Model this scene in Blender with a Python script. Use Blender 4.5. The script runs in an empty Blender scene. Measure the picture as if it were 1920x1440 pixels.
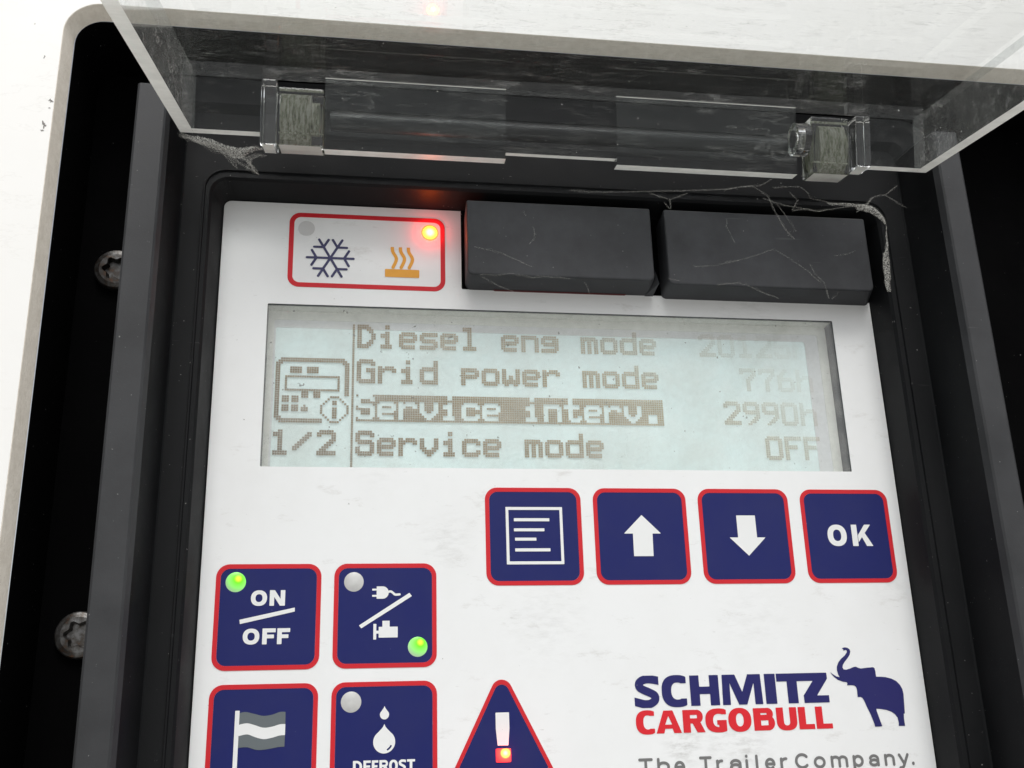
import bpy, bmesh, math, random
import numpy as np
from mathutils import Vector, Matrix
random.seed(7)
SC = bpy.context.scene
COL = SC.collection
MM = 0.001

# ------------------------------------------------------------------ camera, light, exposure
# millimetre frame of the control panel: u to the right, v downwards, w into the wall
def W(u, v, w=0.0):
    return Vector((u * MM, w * MM, -v * MM))

CAM_R = ((0.98836332, 0.02815391, -0.14948347), (0.02074003, 0.94860206, 0.31579104), (0.15069109, -0.31521657, 0.93697957))
cam = bpy.data.cameras.new('camera')
cam.sensor_fit = 'HORIZONTAL'
cam.sensor_width = 36.0
cam.lens = 1990.1984 / 1920 * 36.0
cam.clip_start = 0.005
cam.clip_end = 50.0
camo = bpy.data.objects.new('camera', cam)
COL.objects.link(camo)
right, down, fwd = [Vector((r[0], r[2], -r[1])) for r in CAM_R]
m = Matrix((right, -down, -fwd)).transposed().to_4x4()
m.translation = W(-27.76, 48.74, -212.04)
camo.matrix_world = m
SC.camera = camo

SUN_ELEV, SUN_AZ = math.radians(52), math.radians(-10)     # azimuth measured from the wall's normal, towards the left
world = bpy.data.worlds.new('World')
SC.world = world
world.use_nodes = True
nt = world.node_tree
nt.nodes.clear()
out = nt.nodes.new('ShaderNodeOutputWorld')
bg = nt.nodes.new('ShaderNodeBackground')
sky = nt.nodes.new('ShaderNodeTexSky')
sky.sky_type = 'NISHITA'
sky.sun_disc = False
sky.sun_elevation = SUN_ELEV
sky.sun_rotation = math.pi + SUN_AZ
sky.air_density = 1.0
sky.dust_density = 4.0
sky.ozone_density = 1.0
bg.inputs['Strength'].default_value = 0.135
# below the horizon the yard in front of the wall sends back a neutral light
geo = nt.nodes.new('ShaderNodeTexCoord')
sep = nt.nodes.new('ShaderNodeSeparateXYZ')
mr = nt.nodes.new('ShaderNodeMapRange')
mr.inputs['From Min'].default_value = -0.08
mr.inputs['From Max'].default_value = 0.04
hs = nt.nodes.new('ShaderNodeHueSaturation')
hs.inputs['Saturation'].default_value = 0.25
mix = nt.nodes.new('ShaderNodeMix')
mix.data_type = 'RGBA'
mix.inputs[6].default_value = (4.0, 3.95, 3.8, 1)
nt.links.new(geo.outputs['Generated'], sep.inputs[0])
nt.links.new(sep.outputs['Z'], mr.inputs['Value'])
nt.links.new(mr.outputs[0], mix.inputs[0])
nt.links.new(sky.outputs[0], hs.inputs['Color'])
nt.links.new(hs.outputs[0], mix.inputs[7])
nt.links.new(mix.outputs[2], bg.inputs['Color'])
nt.links.new(bg.outputs[0], out.inputs['Surface'])

sl = bpy.data.lights.new('sun', 'SUN')
sl.energy = 1.1
sl.angle = math.radians(30)
sl.color = (1.0, 0.975, 0.94)
so = bpy.data.objects.new('sun', sl)
COL.objects.link(so)
to_sun = Vector((math.sin(SUN_AZ) * math.cos(SUN_ELEV), -math.cos(SUN_AZ) * math.cos(SUN_ELEV), math.sin(SUN_ELEV)))
so.rotation_euler = to_sun.to_track_quat('Z', 'Y').to_euler()

SC.view_settings.view_transform = 'Standard'
SC.view_settings.look = 'None'
SC.view_settings.gamma = 1.0
SC.view_settings.exposure = 0.16
SC.view_settings.use_curve_mapping = False
SC.cycles.max_bounces = 16
SC.cycles.transmission_bounces = 14
SC.cycles.transparent_max_bounces = 24
SC.cycles.glossy_bounces = 6
SC.cycles.sample_clamp_indirect = 6.0
SC.cycles.use_denoising = True

# ------------------------------------------------------------------ materials
class NT:
    def __init__(s, name):
        s.m = bpy.data.materials.new(name)
        s.m.use_nodes = True
        s.t = s.m.node_tree
        s.t.nodes.clear()
        s.out = s.t.nodes.new('ShaderNodeOutputMaterial')
    def n(s, typ, **kw):
        nd = s.t.nodes.new('ShaderNode' + typ)
        for k, v in kw.items():
            if k.startswith('i_'):
                nd.inputs[k[2:].replace('_', ' ')].default_value = v
            else:
                setattr(nd, k, v)
        return nd
    def l(s, a, b):
        s.t.links.new(a, b)
    def coord(s, scale=1000.0, stretch=(1, 1, 1), rot=(0, 0, 0)):
        tc = s.n('TexCoord')
        mp = s.n('Mapping')
        mp.inputs['Scale'].default_value = [scale * k for k in stretch]
        mp.inputs['Rotation'].default_value = rot
        s.l(tc.outputs['Object'], mp.inputs['Vector'])
        return mp.outputs[0]
    def noise(s, vec, scale, detail=4.0, rough=0.6):
        nd = s.n('TexNoise', i_Scale=scale, i_Detail=detail, i_Roughness=rough)
        s.l(vec, nd.inputs['Vector'])
        return nd.outputs['Fac']
    def ramp(s, fac, *stops):
        nd = s.n('ValToRGB')
        cr = nd.color_ramp
        while len(cr.elements) < len(stops):
            cr.elements.new(0.5)
        for e, (p, c) in zip(cr.elements, stops):
            e.position = p
            e.color = (*c, 1) if not isinstance(c, (int, float)) else (c, c, c, 1)
        s.l(fac, nd.inputs[0])
        return nd.outputs[0]
    def math(s, op, a, b=0.0, clamp=False):
        nd = s.n('Math', operation=op, use_clamp=clamp)
        for i, q in enumerate((a, b)):
            if isinstance(q, (int, float)):
                nd.inputs[i].default_value = q
            else:
                s.l(q, nd.inputs[i])
        return nd.outputs[0]
    def mixc(s, fac, a, b, blend='MIX'):
        nd = s.n('Mix', data_type='RGBA', blend_type=blend)
        for i, q in ((0, fac), (6, a), (7, b)):
            if isinstance(q, (int, float)):
                nd.inputs[i].default_value = q
            elif isinstance(q, tuple):
                nd.inputs[i].default_value = (*q, 1)
            else:
                s.l(q, nd.inputs[i])
        return nd.outputs[2]
    def mixs(s, fac, a, b):
        nd = s.n('MixShader')
        if isinstance(fac, (int, float)):
            nd.inputs[0].default_value = fac
        else:
            s.l(fac, nd.inputs[0])
        s.l(a, nd.inputs[1])
        s.l(b, nd.inputs[2])
        return nd.outputs[0]
    def pbr(s, col, rough=0.5, spec=0.5, normal=None, **kw):
        p = s.n('BsdfPrincipled')
        for key, q in (('Base Color', col), ('Roughness', rough), ('Specular IOR Level', spec)):
            if isinstance(q, (int, float)):
                p.inputs[key].default_value = q
            elif isinstance(q, tuple):
                p.inputs[key].default_value = (*q, 1)
            else:
                s.l(q, p.inputs[key])
        if normal is not None:
            s.l(normal, p.inputs['Normal'])
        for k, q in kw.items():
            p.inputs[k.replace('_', ' ')].default_value = q
        return p.outputs[0]
    def bump(s, h, strength=0.2, dist=0.0001):
        b = s.n('Bump', i_Strength=strength, i_Distance=dist)
        s.l(h, b.inputs['Height'])
        return b.outputs[0]
    def done(s, surf):
        s.l(surf, s.out.inputs['Surface'])
        return s.m

def mat_black(name, base, rough=0.5, dust=0.25, scratch=True, spec=0.3):
    t = NT(name)
    c = t.coord()
    big = t.noise(c, 0.06, 5)
    fine = t.noise(c, 2.5, 3)
    col = t.mixc(t.ramp(big, (0.35, 0.0), (0.75, dust)), tuple(base), tuple(min(1, q * 3 + 0.02) for q in base))
    speck = t.ramp(t.noise(c, 1.6, 1), (0.775, 0.0), (0.81, 0.6))
    col = t.mixc(speck, col, (0.28, 0.28, 0.27))
    if scratch:
        sv = t.coord(1000, (0.05, 0.9, 0.9), (0.3, 0.5, 0.7))
        sc_ = t.ramp(t.noise(sv, 1.1, 2), (0.72, 0.0), (0.78, 0.35))
        col = t.mixc(sc_, col, (0.1, 0.1, 0.1))
    r = t.ramp(big, (0.3, rough - 0.08), (0.7, rough + 0.12))
    return t.done(t.pbr(col, r, spec, t.bump(fine, 0.25, 0.00008)))

def mat_print(name, col, rough=0.42, dirt=0.12):
    t = NT(name)
    c = t.coord()
    a = t.ramp(t.noise(c, 0.09, 6, 0.65), (0.4, 0.0), (0.75, dirt))
    cc = t.mixc(a, col, tuple(q * 0.45 + 0.05 for q in col))
    b = t.ramp(t.noise(c, 1.3, 1), (0.80, 0.0), (0.83, 0.35))
    cc = t.mixc(b, cc, (0.3, 0.29, 0.27))
    return t.done(t.pbr(cc, t.ramp(t.noise(c, 0.2, 4), (0.3, rough - 0.1), (0.7, rough + 0.1)), 0.22))

def mat_white_film():
    t = NT('white_film')
    c = t.coord()
    col = t.mixc(t.ramp(t.noise(c, 0.05, 7, 0.7), (0.44, 0.0), (0.74, 0.13)), (0.80, 0.81, 0.815), (0.56, 0.55, 0.52))
    # smudges and small dark flecks of grime
    sv = t.coord(1000, (0.55, 1, 1.5), (0, 0.3, 0))
    sm = t.ramp(t.noise(sv, 0.16, 6, 0.75), (0.59, 0.0), (0.74, 0.42))
    col = t.mixc(sm, col, (0.42, 0.40, 0.37))
    # greasy smears where hands have wiped the film
    tc = t.n('TexCoord')
    nz = t.noise(t.coord(1000, (0.5, 1, 1.4), (0, 0.5, 0)), 0.55, 6, 0.7)
    nz = t.ramp(nz, (0.45, 0.0), (0.66, 1.0))
    for (u_, v_, r_, k_) in ((38, 51.6, 5.5, .42), (52, 52.0, 6, .30), (46, 51.0, 9, .2), (-8, 11, 8, .20), (12, 27, 13, .13), (55, 27, 12, .10), (86, 20, 6, .15), (-22, -5, 9, .08), (60, -42, 14, .15)):
        vs = t.n('VectorMath', operation='SUBTRACT')
        vs.inputs[1].default_value = W(u_, v_, 0)
        t.l(tc.outputs['Object'], vs.inputs[0])
        ln = t.n('VectorMath', operation='LENGTH')
        t.l(vs.outputs[0], ln.inputs[0])
        mk = t.n('MapRange', interpolation_type='SMOOTHSTEP')
        mk.inputs['From Min'].default_value = r_ * MM
        mk.inputs['From Max'].default_value = 0.0
        mk.inputs['To Max'].default_value = k_
        t.l(ln.outputs['Value'], mk.inputs['Value'])
        col = t.mixc(t.math('MULTIPLY', mk.outputs[0], nz), col, (0.17, 0.155, 0.135))
    fl = t.ramp(t.noise(c, 0.75, 2), (0.745, 0.0), (0.78, 0.8))
    col = t.mixc(fl, col, (0.22, 0.21, 0.2))
    hv = t.coord(1000, (0.25, 1, 1.6), (0, -0.6, 0))
    hr = t.ramp(t.noise(hv, 0.9, 3), (0.70, 0.0), (0.74, 0.35))
    col = t.mixc(hr, col, (0.35, 0.34, 0.32))
    return t.done(t.pbr(col, 0.46, 0.35, t.bump(t.noise(c, 1.2, 2), 0.05, 0.0001)))

def mat_wall():
    t = NT('white_wall_paint')
    c = t.coord()
    col = t.mixc(t.ramp(t.noise(c, 0.03, 6), (0.4, 0.0), (0.8, 0.35)), (0.80, 0.80, 0.785), (0.72, 0.71, 0.67))
    cv = t.coord(1000, (0.5, 1, 1.6), (0, 0.35, 0))
    wr = t.noise(cv, 0.10, 6, 0.65)
    line = t.ramp(t.math('ABSOLUTE', t.math('SUBTRACT', wr, 0.5)), (0.0, 1.0), (0.012, 0.0))
    pat = t.ramp(t.noise(c, 0.05, 3), (0.52, 0.0), (0.66, 0.14))
    col = t.mixc(t.math('MULTIPLY', line, pat), col, (0.42, 0.40, 0.36))
    fl = t.ramp(t.noise(c, 0.5, 2), (0.74, 0.0), (0.77, 0.6))
    col = t.mixc(fl, col, (0.35, 0.33, 0.3))
    return t.done(t.pbr(col, 0.4, 0.4, t.bump(wr, 0.10, 0.0003)))

def mat_wall_edge():
    t = NT('cut_wall_edge')
    c = t.coord()
    col = t.mixc(t.ramp(t.noise(c, 0.5, 6, 0.7), (0.35, 0.0), (0.7, 1.0)), (0.84, 0.785, 0.70), (0.70, 0.645, 0.56))
    return t.done(t.pbr(col, 0.75, 0.2, t.bump(t.noise(c, 2.2, 3), 0.4, 0.0002)))

def acrylic_shader(t, dust_lo, dust_hi, rough=0.03, tint=(0.97, 0.98, 0.98), sc=0.12, f0=0.035):
    """clear plastic: see-through straight on, mirror-like at grazing angles, with scuffs and dust"""
    lw = t.n('LayerWeight', i_Blend=0.5)
    f5 = t.math('POWER', lw.outputs['Facing'], 5.0)
    fr = t.math('ADD', t.math('MULTIPLY', f5, 0.9), f0)
    tr = t.n('BsdfTransparent')
    tr.inputs['Color'].default_value = (*tint, 1)
    gl = t.n('BsdfGlossy')
    gl.inputs['Roughness'].default_value = rough
    body = t.mixs(fr, tr.outputs[0], gl.outputs[0])
    c = t.coord()
    a = t.noise(c, sc, 7, 0.72)
    sv = t.coord(1000, (0.35, 1, 1.3), (0.2, 0.55, 0.1))
    b = t.ramp(t.noise(sv, 0.35, 6, 0.75), (0.56, 0.0), (0.74, dust_hi))
    sp = t.ramp(t.noise(c, 1.5, 1), (0.79, 0.0), (0.82, 0.55))
    hv = t.coord(1000, (0.3, 1, 1.6), (0.1, 0.35, 0.2))
    hl = t.ramp(t.math('ABSOLUTE', t.math('SUBTRACT', t.noise(hv, 0.14, 6, 0.65), 0.5)), (0.0, dust_hi * 1.6), (0.006, 0.0))
    b = t.math('ADD', b, t.math('MULTIPLY', hl, t.ramp(t.noise(c, 0.05, 3), (0.48, 0.0), (0.6, 1.0))))
    dust = t.math('ADD', t.math('ADD', t.ramp(a, (0.3, dust_lo * 0.5), (0.75, dust_lo * 2.0)), b), sp, True)
    df = t.n('BsdfDiffuse')
    df.inputs['Color'].default_value = (0.75, 0.75, 0.72, 1)
    return t.mixs(dust, body, df.outputs[0])

def mat_acrylic(name, lo, hi, rough=0.03, f0=0.035):
    t = NT(name)
    return t.done(acrylic_shader(t, lo, hi, rough, f0=f0))

def mat_frosted():
    t = NT('acrylic_edge_light')  # frosted, its pale colour standing in for light gathered inside the acrylic
    c = t.coord()
    sv = t.coord(1000, (0.06, 2.0, 2.0))
    col = t.mixc(t.noise(sv, 0.5, 5, 0.7), (0.92, 0.915, 0.87), (0.56, 0.54, 0.49))
    d = t.pbr(col, 0.35, 0.5)
    tl = t.n('BsdfTranslucent')
    tl.inputs['Color'].default_value = (0.8, 0.79, 0.75, 1)
    tr = t.n('BsdfTransparent')
    s1 = t.mixs(0.35, d, tl.outputs[0])
    return t.done(t.mixs(t.ramp(t.noise(c, 0.25, 3), (0.3, 0.04), (0.7, 0.18)), s1, tr.outputs[0]))

def mat_glass():
    t = NT('clear_moulded_plastic')
    c = t.coord()
    return t.done(t.pbr((0.97, 0.98, 0.97), t.ramp(t.noise(c, 0.6, 5), (0.35, 0.02), (0.7, 0.16)), 0.5,
                        t.bump(t.noise(c, 0.35, 2), 0.15, 0.0003), Transmission_Weight=1.0, IOR=1.45))

def mat_algae_and_highlight():
    t = NT('green_grime_and_highlight')
    sv = t.coord(1000, (1.8, 1.2, 0.22))
    a = t.noise(sv, 0.9, 6, 0.8)
    col = t.ramp(a, (0.34, (0.02, 0.024, 0.012)), (0.46, (0.16, 0.175, 0.11)), (0.56, (0.42, 0.44, 0.36)), (0.68, (0.85, 0.86, 0.80)))
    d = t.pbr(col, 0.5, 0.5)
    tr = t.n('BsdfTransparent')
    return t.done(t.mixs(t.ramp(a, (0.4, 0.25), (0.65, 0.65)), d, tr.outputs[0]))

def mat_cover_glass():
    t = NT('display_window')
    lw = t.n('LayerWeight', i_Blend=0.5)
    fr = t.math('ADD', t.math('MULTIPLY', t.math('POWER', lw.outputs['Facing'], 5.0), 0.9), 0.04)
    tr = t.n('BsdfTransparent')
    gl = t.n('BsdfGlossy')
    gl.inputs['Roughness'].default_value = 0.08
    body = t.mixs(fr, tr.outputs[0], gl.outputs[0])
    c = t.coord()
    sm = t.ramp(t.noise(c, 0.07, 8, 0.72), (0.40, 0.03), (0.72, 0.22))
    sv = t.coord(1000, (1.2, 1, 0.4), (0, 0.25, 0))
    cr = t.noise(sv, 0.12, 5, 0.6)
    crack = t.ramp(t.math('ABSOLUTE', t.math('SUBTRACT', cr, 0.52)), (0.0, 0.30), (0.004, 0.0))
    pt = t.ramp(t.noise(c, 0.06, 2), (0.58, 0.0), (0.68, 0.6))
    fl = t.ramp(t.noise(c, 0.8, 2), (0.74, 0.0), (0.765, 0.75))
    df = t.n('BsdfDiffuse')
    df.inputs['Color'].default_value = (0.62, 0.62, 0.58, 1)
    dk = t.n('BsdfDiffuse')
    dk.inputs['Color'].default_value = (0.16, 0.16, 0.15, 1)
    s1 = t.mixs(sm, body, df.outputs[0])
    return t.done(t.mixs(t.math('ADD', t.math('MULTIPLY', crack, pt), fl, True), s1, dk.outputs[0]))

def mat_lcd():
    t = NT('liquid_crystal_glass')
    c = t.coord()
    col = t.mixc(t.noise(c, 0.05, 4), (0.58, 0.71, 0.705), (0.66, 0.755, 0.74))
    tc = t.n('TexCoord')
    return t.done(t.pbr(col, 0.6, 0.2, Emission_Color=(0.62, 0.79, 0.80, 1), Emission_Strength=0.16))

def mat_lcd_dot():
    """dots of the liquid crystal: strong at the lower left, weak at the upper right"""
    t = NT('liquid_crystal_dots')
    tc = t.n('TexCoord')
    sp = t.n('SeparateXYZ')
    t.l(tc.outputs['Object'], sp.inputs[0])
    u = t.math('MULTIPLY', sp.outputs['X'], 1000.0)
    z = t.math('MULTIPLY', sp.outputs['Z'], 1000.0)            # = -v
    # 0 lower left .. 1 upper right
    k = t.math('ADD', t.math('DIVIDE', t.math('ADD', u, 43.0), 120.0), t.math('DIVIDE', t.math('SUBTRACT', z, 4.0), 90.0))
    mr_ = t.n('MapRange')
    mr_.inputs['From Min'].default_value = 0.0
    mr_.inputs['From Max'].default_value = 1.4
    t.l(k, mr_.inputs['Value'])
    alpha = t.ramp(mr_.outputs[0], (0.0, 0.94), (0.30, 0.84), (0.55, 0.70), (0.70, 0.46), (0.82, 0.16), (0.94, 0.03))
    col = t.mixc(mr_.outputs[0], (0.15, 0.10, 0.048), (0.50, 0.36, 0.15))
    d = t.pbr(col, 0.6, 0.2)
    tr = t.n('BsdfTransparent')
    return t.done(t.mixs(alpha, tr.outputs[0], d))

def mat_led(name, base, stops, strength, centre, lit=None):
    """a lit lamp under its lens: light falls off from the hot spot"""
    t = NT(name)
    tc = t.n('TexCoord')
    vs = t.n('VectorMath', operation='SUBTRACT')
    vs.inputs[1].default_value = centre
    t.l(tc.outputs['Object'], vs.inputs[0])
    ln = t.n('VectorMath', operation='LENGTH')
    t.l(vs.outputs[0], ln.inputs[0])
    r = t.math('DIVIDE', ln.outputs['Value'], 0.0039)
    col = t.ramp(r, *stops)
    p = t.n('BsdfPrincipled')
    if lit:
        t.l(t.ramp(r, (0.22, lit), (0.72, base)), p.inputs['Base Color'])
    else:
        p.inputs['Base Color'].default_value = (*base, 1)
    p.inputs['Roughness'].default_value = 0.25
    t.l(col, p.inputs['Emission Color'])
    p.inputs['Emission Strength'].default_value = strength
    return t.done(p.outputs[0])

def mat_simple(name, col, rough=0.5, spec=0.5, **kw):
    t = NT(name)
    c = t.coord()
    cc = t.mixc(t.ramp(t.noise(c, 0.5, 5), (0.35, 0.0), (0.7, 0.35)), col, tuple(q * 0.6 for q in col))
    return t.done(t.pbr(cc, rough, spec, **kw))

def mat_screw(name='screw_steel', k=1.0):
    t = NT(name)
    c = t.coord()
    a = t.noise(c, 0.6, 6, 0.7)
    col = t.ramp(a, (0.38, (0.13 * k, 0.13 * k, 0.13 * k)), (0.56, (0.05 * k, 0.045 * k, 0.04 * k)), (0.70, (0.09 * k, 0.045 * k, 0.025 * k)))
    return t.done(t.pbr(col, 0.33, 0.5, t.bump(a, 0.18, 0.0001), Metallic=0.75))

def mat_web():
    t = NT('cobweb_silk')
    c = t.coord()
    d = t.n('BsdfDiffuse')
    d.inputs['Color'].default_value = (0.66, 0.65, 0.61, 1)
    tr = t.n('BsdfTransparent')
    return t.done(t.mixs(t.ramp(t.noise(c, 3.2, 4), (0.36, 0.42), (0.62, 0.86)), d.outputs[0], tr.outputs[0]))

M = dict(
    housing=mat_black('black_housing_plastic', (0.0055, 0.006, 0.0068), 0.55, 0.12, True, 0.15), rim=mat_black('lit_tone_rim_plastic', (0.024, 0.025, 0.027), 0.5, 0.30),  # rim: lighter copy of the housing black, painting in the ridge's open light
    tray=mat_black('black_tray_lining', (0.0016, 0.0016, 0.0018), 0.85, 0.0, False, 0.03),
    block=mat_black('black_cover_rubber', (0.023, 0.024, 0.027), 0.6, 0.5),
    film=mat_white_film(), wall=mat_wall(), edge=mat_wall_edge(),
    navy=mat_print('navy_print', (0.009, 0.014, 0.112)), red=mat_print('red_print', (0.58, 0.018, 0.028)),
    white=mat_print('white_print', (0.78, 0.79, 0.79), 0.4, 0.06), amber=mat_print('amber_print', (0.76, 0.36, 0.05)),
    indigo=mat_print('indigo_print', (0.055, 0.055, 0.13)), grey=mat_print('grey_print', (0.17, 0.17, 0.17)),
    flaggrey=mat_print('flag_grey_print', (0.13, 0.15, 0.16)),
    logoblue=mat_print('logo_blue_print', (0.018, 0.018, 0.12)), logored=mat_print('logo_red_print', (0.66, 0.020, 0.030)),
    plate=mat_acrylic('clear_acrylic', 0.016, 0.17, 0.004, 0.028), flap=mat_acrylic('clean_acrylic_flap', 0.002, 0.05, 0.02, 0.008), side=mat_acrylic('scuffed_acrylic_side', 0.05, 0.25, 0.08), frost=mat_frosted(), glass=mat_glass(), algae_and_highlight=mat_algae_and_highlight(),
    cover=mat_cover_glass(), lcd=mat_lcd(), dots=mat_lcd_dot(),
    lcdborder=mat_print('display_border', (0.70, 0.725, 0.68), 0.5, 0.12), lcdinner=mat_print('display_inner_border', (0.66, 0.69, 0.70), 0.5, 0.06),
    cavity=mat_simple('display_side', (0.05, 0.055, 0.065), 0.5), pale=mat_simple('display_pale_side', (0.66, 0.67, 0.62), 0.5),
    lens=mat_simple('unlit_lens', (0.58, 0.58, 0.57), 0.3), dimlens=mat_print('unlit_lamp_under_film', (0.62, 0.62, 0.62), 0.45, 0.2),
    screw=mat_screw('screw_steel', 0.75), screw2=mat_screw('rusty_screw_steel', 1.25), rod=mat_simple('dark_hinge_rod', (0.012, 0.012, 0.013), 0.4, 0.25), web=mat_web(),
    chip=mat_simple('bare_chip', (0.20, 0.19, 0.18), 0.7), redstrip=mat_simple('dark_red_strip', (0.09, 0.005, 0.006), 0.6), fleck=mat_simple('pale_fleck', (0.7, 0.7, 0.66), 0.7),
)
RED_STOPS = ((0.0, (1.0, 0.60, 0.05)), (0.29, (1.0, 0.30, 0.004)), (0.38, (0.6, 0.035, 0.002)), (0.50, (0.20, 0.002, 0.0008)), (1.0, (0.05, 0.0004, 0.0002)))
GREEN_STOPS = ((0.0, (1.0, 0.85, 0.05)), (0.09, (0.60, 0.80, 0.01)), (0.22, (0.10, 0.50, 0.0)), (0.48, (0.06, 0.36, 0.0)), (0.75, (0.01, 0.05, 0.006)), (1.0, (0.0, 0.0, 0.0)))

# ------------------------------------------------------------------ object helpers
def link(name, verts, faces, mat, parent=None, smooth=False, mats=None, idx=None):
    me = bpy.data.meshes.new(name)
    me.from_pydata([tuple(v) for v in verts], [], faces)
    for q in (mats or [mat]):
        me.materials.append(q)
    if idx:
        for p, i in zip(me.polygons, idx):
            p.material_index = i
    if smooth:
        for p in me.polygons:
            p.use_smooth = True
    o = bpy.data.objects.new(name, me)
    COL.objects.link(o)
    if parent:
        o.parent = parent
    return o

def from_bm(name, bm, mat, parent=None, smooth=False, mats=None):
    bmesh.ops.recalc_face_normals(bm, faces=bm.faces[:])
    me = bpy.data.meshes.new(name)
    bm.to_mesh(me)
    bm.free()
    for q in (mats or [mat]):
        me.materials.append(q)
    if smooth:
        for p in me.polygons:
            p.use_smooth = True
    o = bpy.data.objects.new(name, me)
    COL.objects.link(o)
    if parent:
        o.parent = parent
    return o

def rrect(u0, v0, u1, v1, r, n=8):
    """rounded rectangle outline in the panel plane, starting at the upper left, clockwise on screen"""
    rs = r if isinstance(r, (list, tuple)) else (r,) * 4
    pts = []
    for (cu, cv, a0, rr) in ((u0, v0, 180, rs[0]), (u1, v0, 270, rs[1]), (u1, v1, 0, rs[2]), (u0, v1, 90, rs[3])):
        su = 1 if cu == u0 else -1
        sv = 1 if cv == v0 else -1
        for i in range(n + 1):
            a = math.radians(a0 + 90 * i / n)
            pts.append((cu + su * rr + rr * math.cos(a), cv + sv * rr + rr * math.sin(a)))
    return pts

def slab(bm, outline, w_top, w_bot, bev=0.0, inset=None, mi=0):
    """solid with its face at w_top (near) and its foot at w_bot, optionally with a bevelled rim"""
    def ring(pts, w):
        return [bm.verts.new(W(u, v, w)) for u, v in pts]
    n = len(outline)
    rings = [ring(outline, w_bot)]
    if bev > 0:
        cu = sum(p[0] for p in outline) / n
        cv = sum(p[1] for p in outline) / n
        hu = max(abs(p[0] - cu) for p in outline)
        hv = max(abs(p[1] - cv) for p in outline)
        for t in (0.0, 0.5, 1.0):
            d = bev * (1 - math.cos(t * math.pi / 2))
            h = bev * (1 - math.sin(t * math.pi / 2))
            rings.append(ring([(cu + (p[0] - cu) * (1 - d / hu), cv + (p[1] - cv) * (1 - d / hv)) for p in outline], w_top + h))
    else:
        rings.append(ring(outline, w_top))
    for a, b in zip(rings, rings[1:]):
        for i in range(n):
            bm.faces.new((a[i], a[(i + 1) % n], b[(i + 1) % n], b[i])).material_index = mi
    f = bm.faces.new(rings[-1])
    f.material_index = mi
    f = bm.faces.new(rings[0][::-1])
    f.material_index = mi

def slab_obj(name, outline, w_top, w_bot, mat, parent=None, bev=0.0):
    bm = bmesh.new()
    slab(bm, outline, w_top, w_bot, bev)
    return from_bm(name, bm, mat, parent)

def ring_plate(name, outer, inner, w_top, w_bot, mat, parent=None):
    """flat frame between two outlines with the same number of points"""
    bm = bmesh.new()
    n = len(outer)
    R = [[bm.verts.new(W(u, v, w)) for u, v in pts] for pts, w in ((outer, w_bot), (outer, w_top), (inner, w_top), (inner, w_bot))]
    for a, b in zip(R, R[1:]):
        for i in range(n):
            bm.faces.new((a[i], a[(i + 1) % n], b[(i + 1) % n], b[i]))
    return from_bm(name, bm, mat, parent)

# ---- flat printed shapes from distance functions (marching squares), so that strokes merge without overlapping faces
def d_seg(X, Y, a, b, r):
    pax, pay = X - a[0], Y - a[1]
    bx, by = b[0] - a[0], b[1] - a[1]
    h = np.clip((pax * bx + pay * by) / (bx * bx + by * by + 1e-12), 0, 1)
    return np.hypot(pax - bx * h, pay - by * h) - r

def d_path(X, Y, pts, r):
    d = None
    for a, b in zip(pts, pts[1:]):
        q = d_seg(X, Y, a, b, r)
        d = q if d is None else np.minimum(d, q)
    return d

def d_poly(X, Y, pts):
    d = np.full(X.shape, 1e9)
    s = np.zeros(X.shape, bool)
    n = len(pts)
    for i in range(n):
        a, b = pts[i], pts[(i + 1) % n]
        d = np.minimum(d, d_seg(X, Y, a, b, 0))
        if a[1] != b[1]:
            c = ((a[1] > Y) != (b[1] > Y)) & (X < (b[0] - a[0]) * (Y - a[1]) / (b[1] - a[1]) + a[0])
            s ^= c
    return np.where(s, -d, d)

def d_box(X, Y, x0, y0, x1, y1):
    return np.maximum(np.maximum(x0 - X, X - x1), np.maximum(y0 - Y, Y - y1))

def d_rbox(X, Y, x0, y0, x1, y1, r):
    qx = np.abs(X - (x0 + x1) / 2) - (x1 - x0) / 2 + r
    qy = np.abs(Y - (y0 + y1) / 2) - (y1 - y0) / 2 + r
    return np.hypot(np.maximum(qx, 0), np.maximum(qy, 0)) + np.minimum(np.maximum(qx, qy), 0) - r

def d_ell(X, Y, cx, cy, a, b, n=2.0):
    return (((np.abs((X - cx) / a)) ** n + (np.abs((Y - cy) / b)) ** n) ** (1 / n) - 1) * min(a, b)

def smooth_pts(pts, n=6):
    P = [pts[0]] + list(pts) + [pts[-1]]
    o = []
    for i in range(1, len(P) - 2):
        p0, p1, p2, p3 = P[i - 1:i + 3]
        for k in range(n):
            t = k / n
            o.append(tuple(0.5 * (2 * p1[j] + (p2[j] - p0[j]) * t + (2 * p0[j] - 5 * p1[j] + 4 * p2[j] - p3[j]) * t * t
                                  + (3 * p1[j] - p0[j] - 3 * p2[j] + p3[j]) * t ** 3) for j in (0, 1)))
    o.append(tuple(pts[-1]))
    return o

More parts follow.
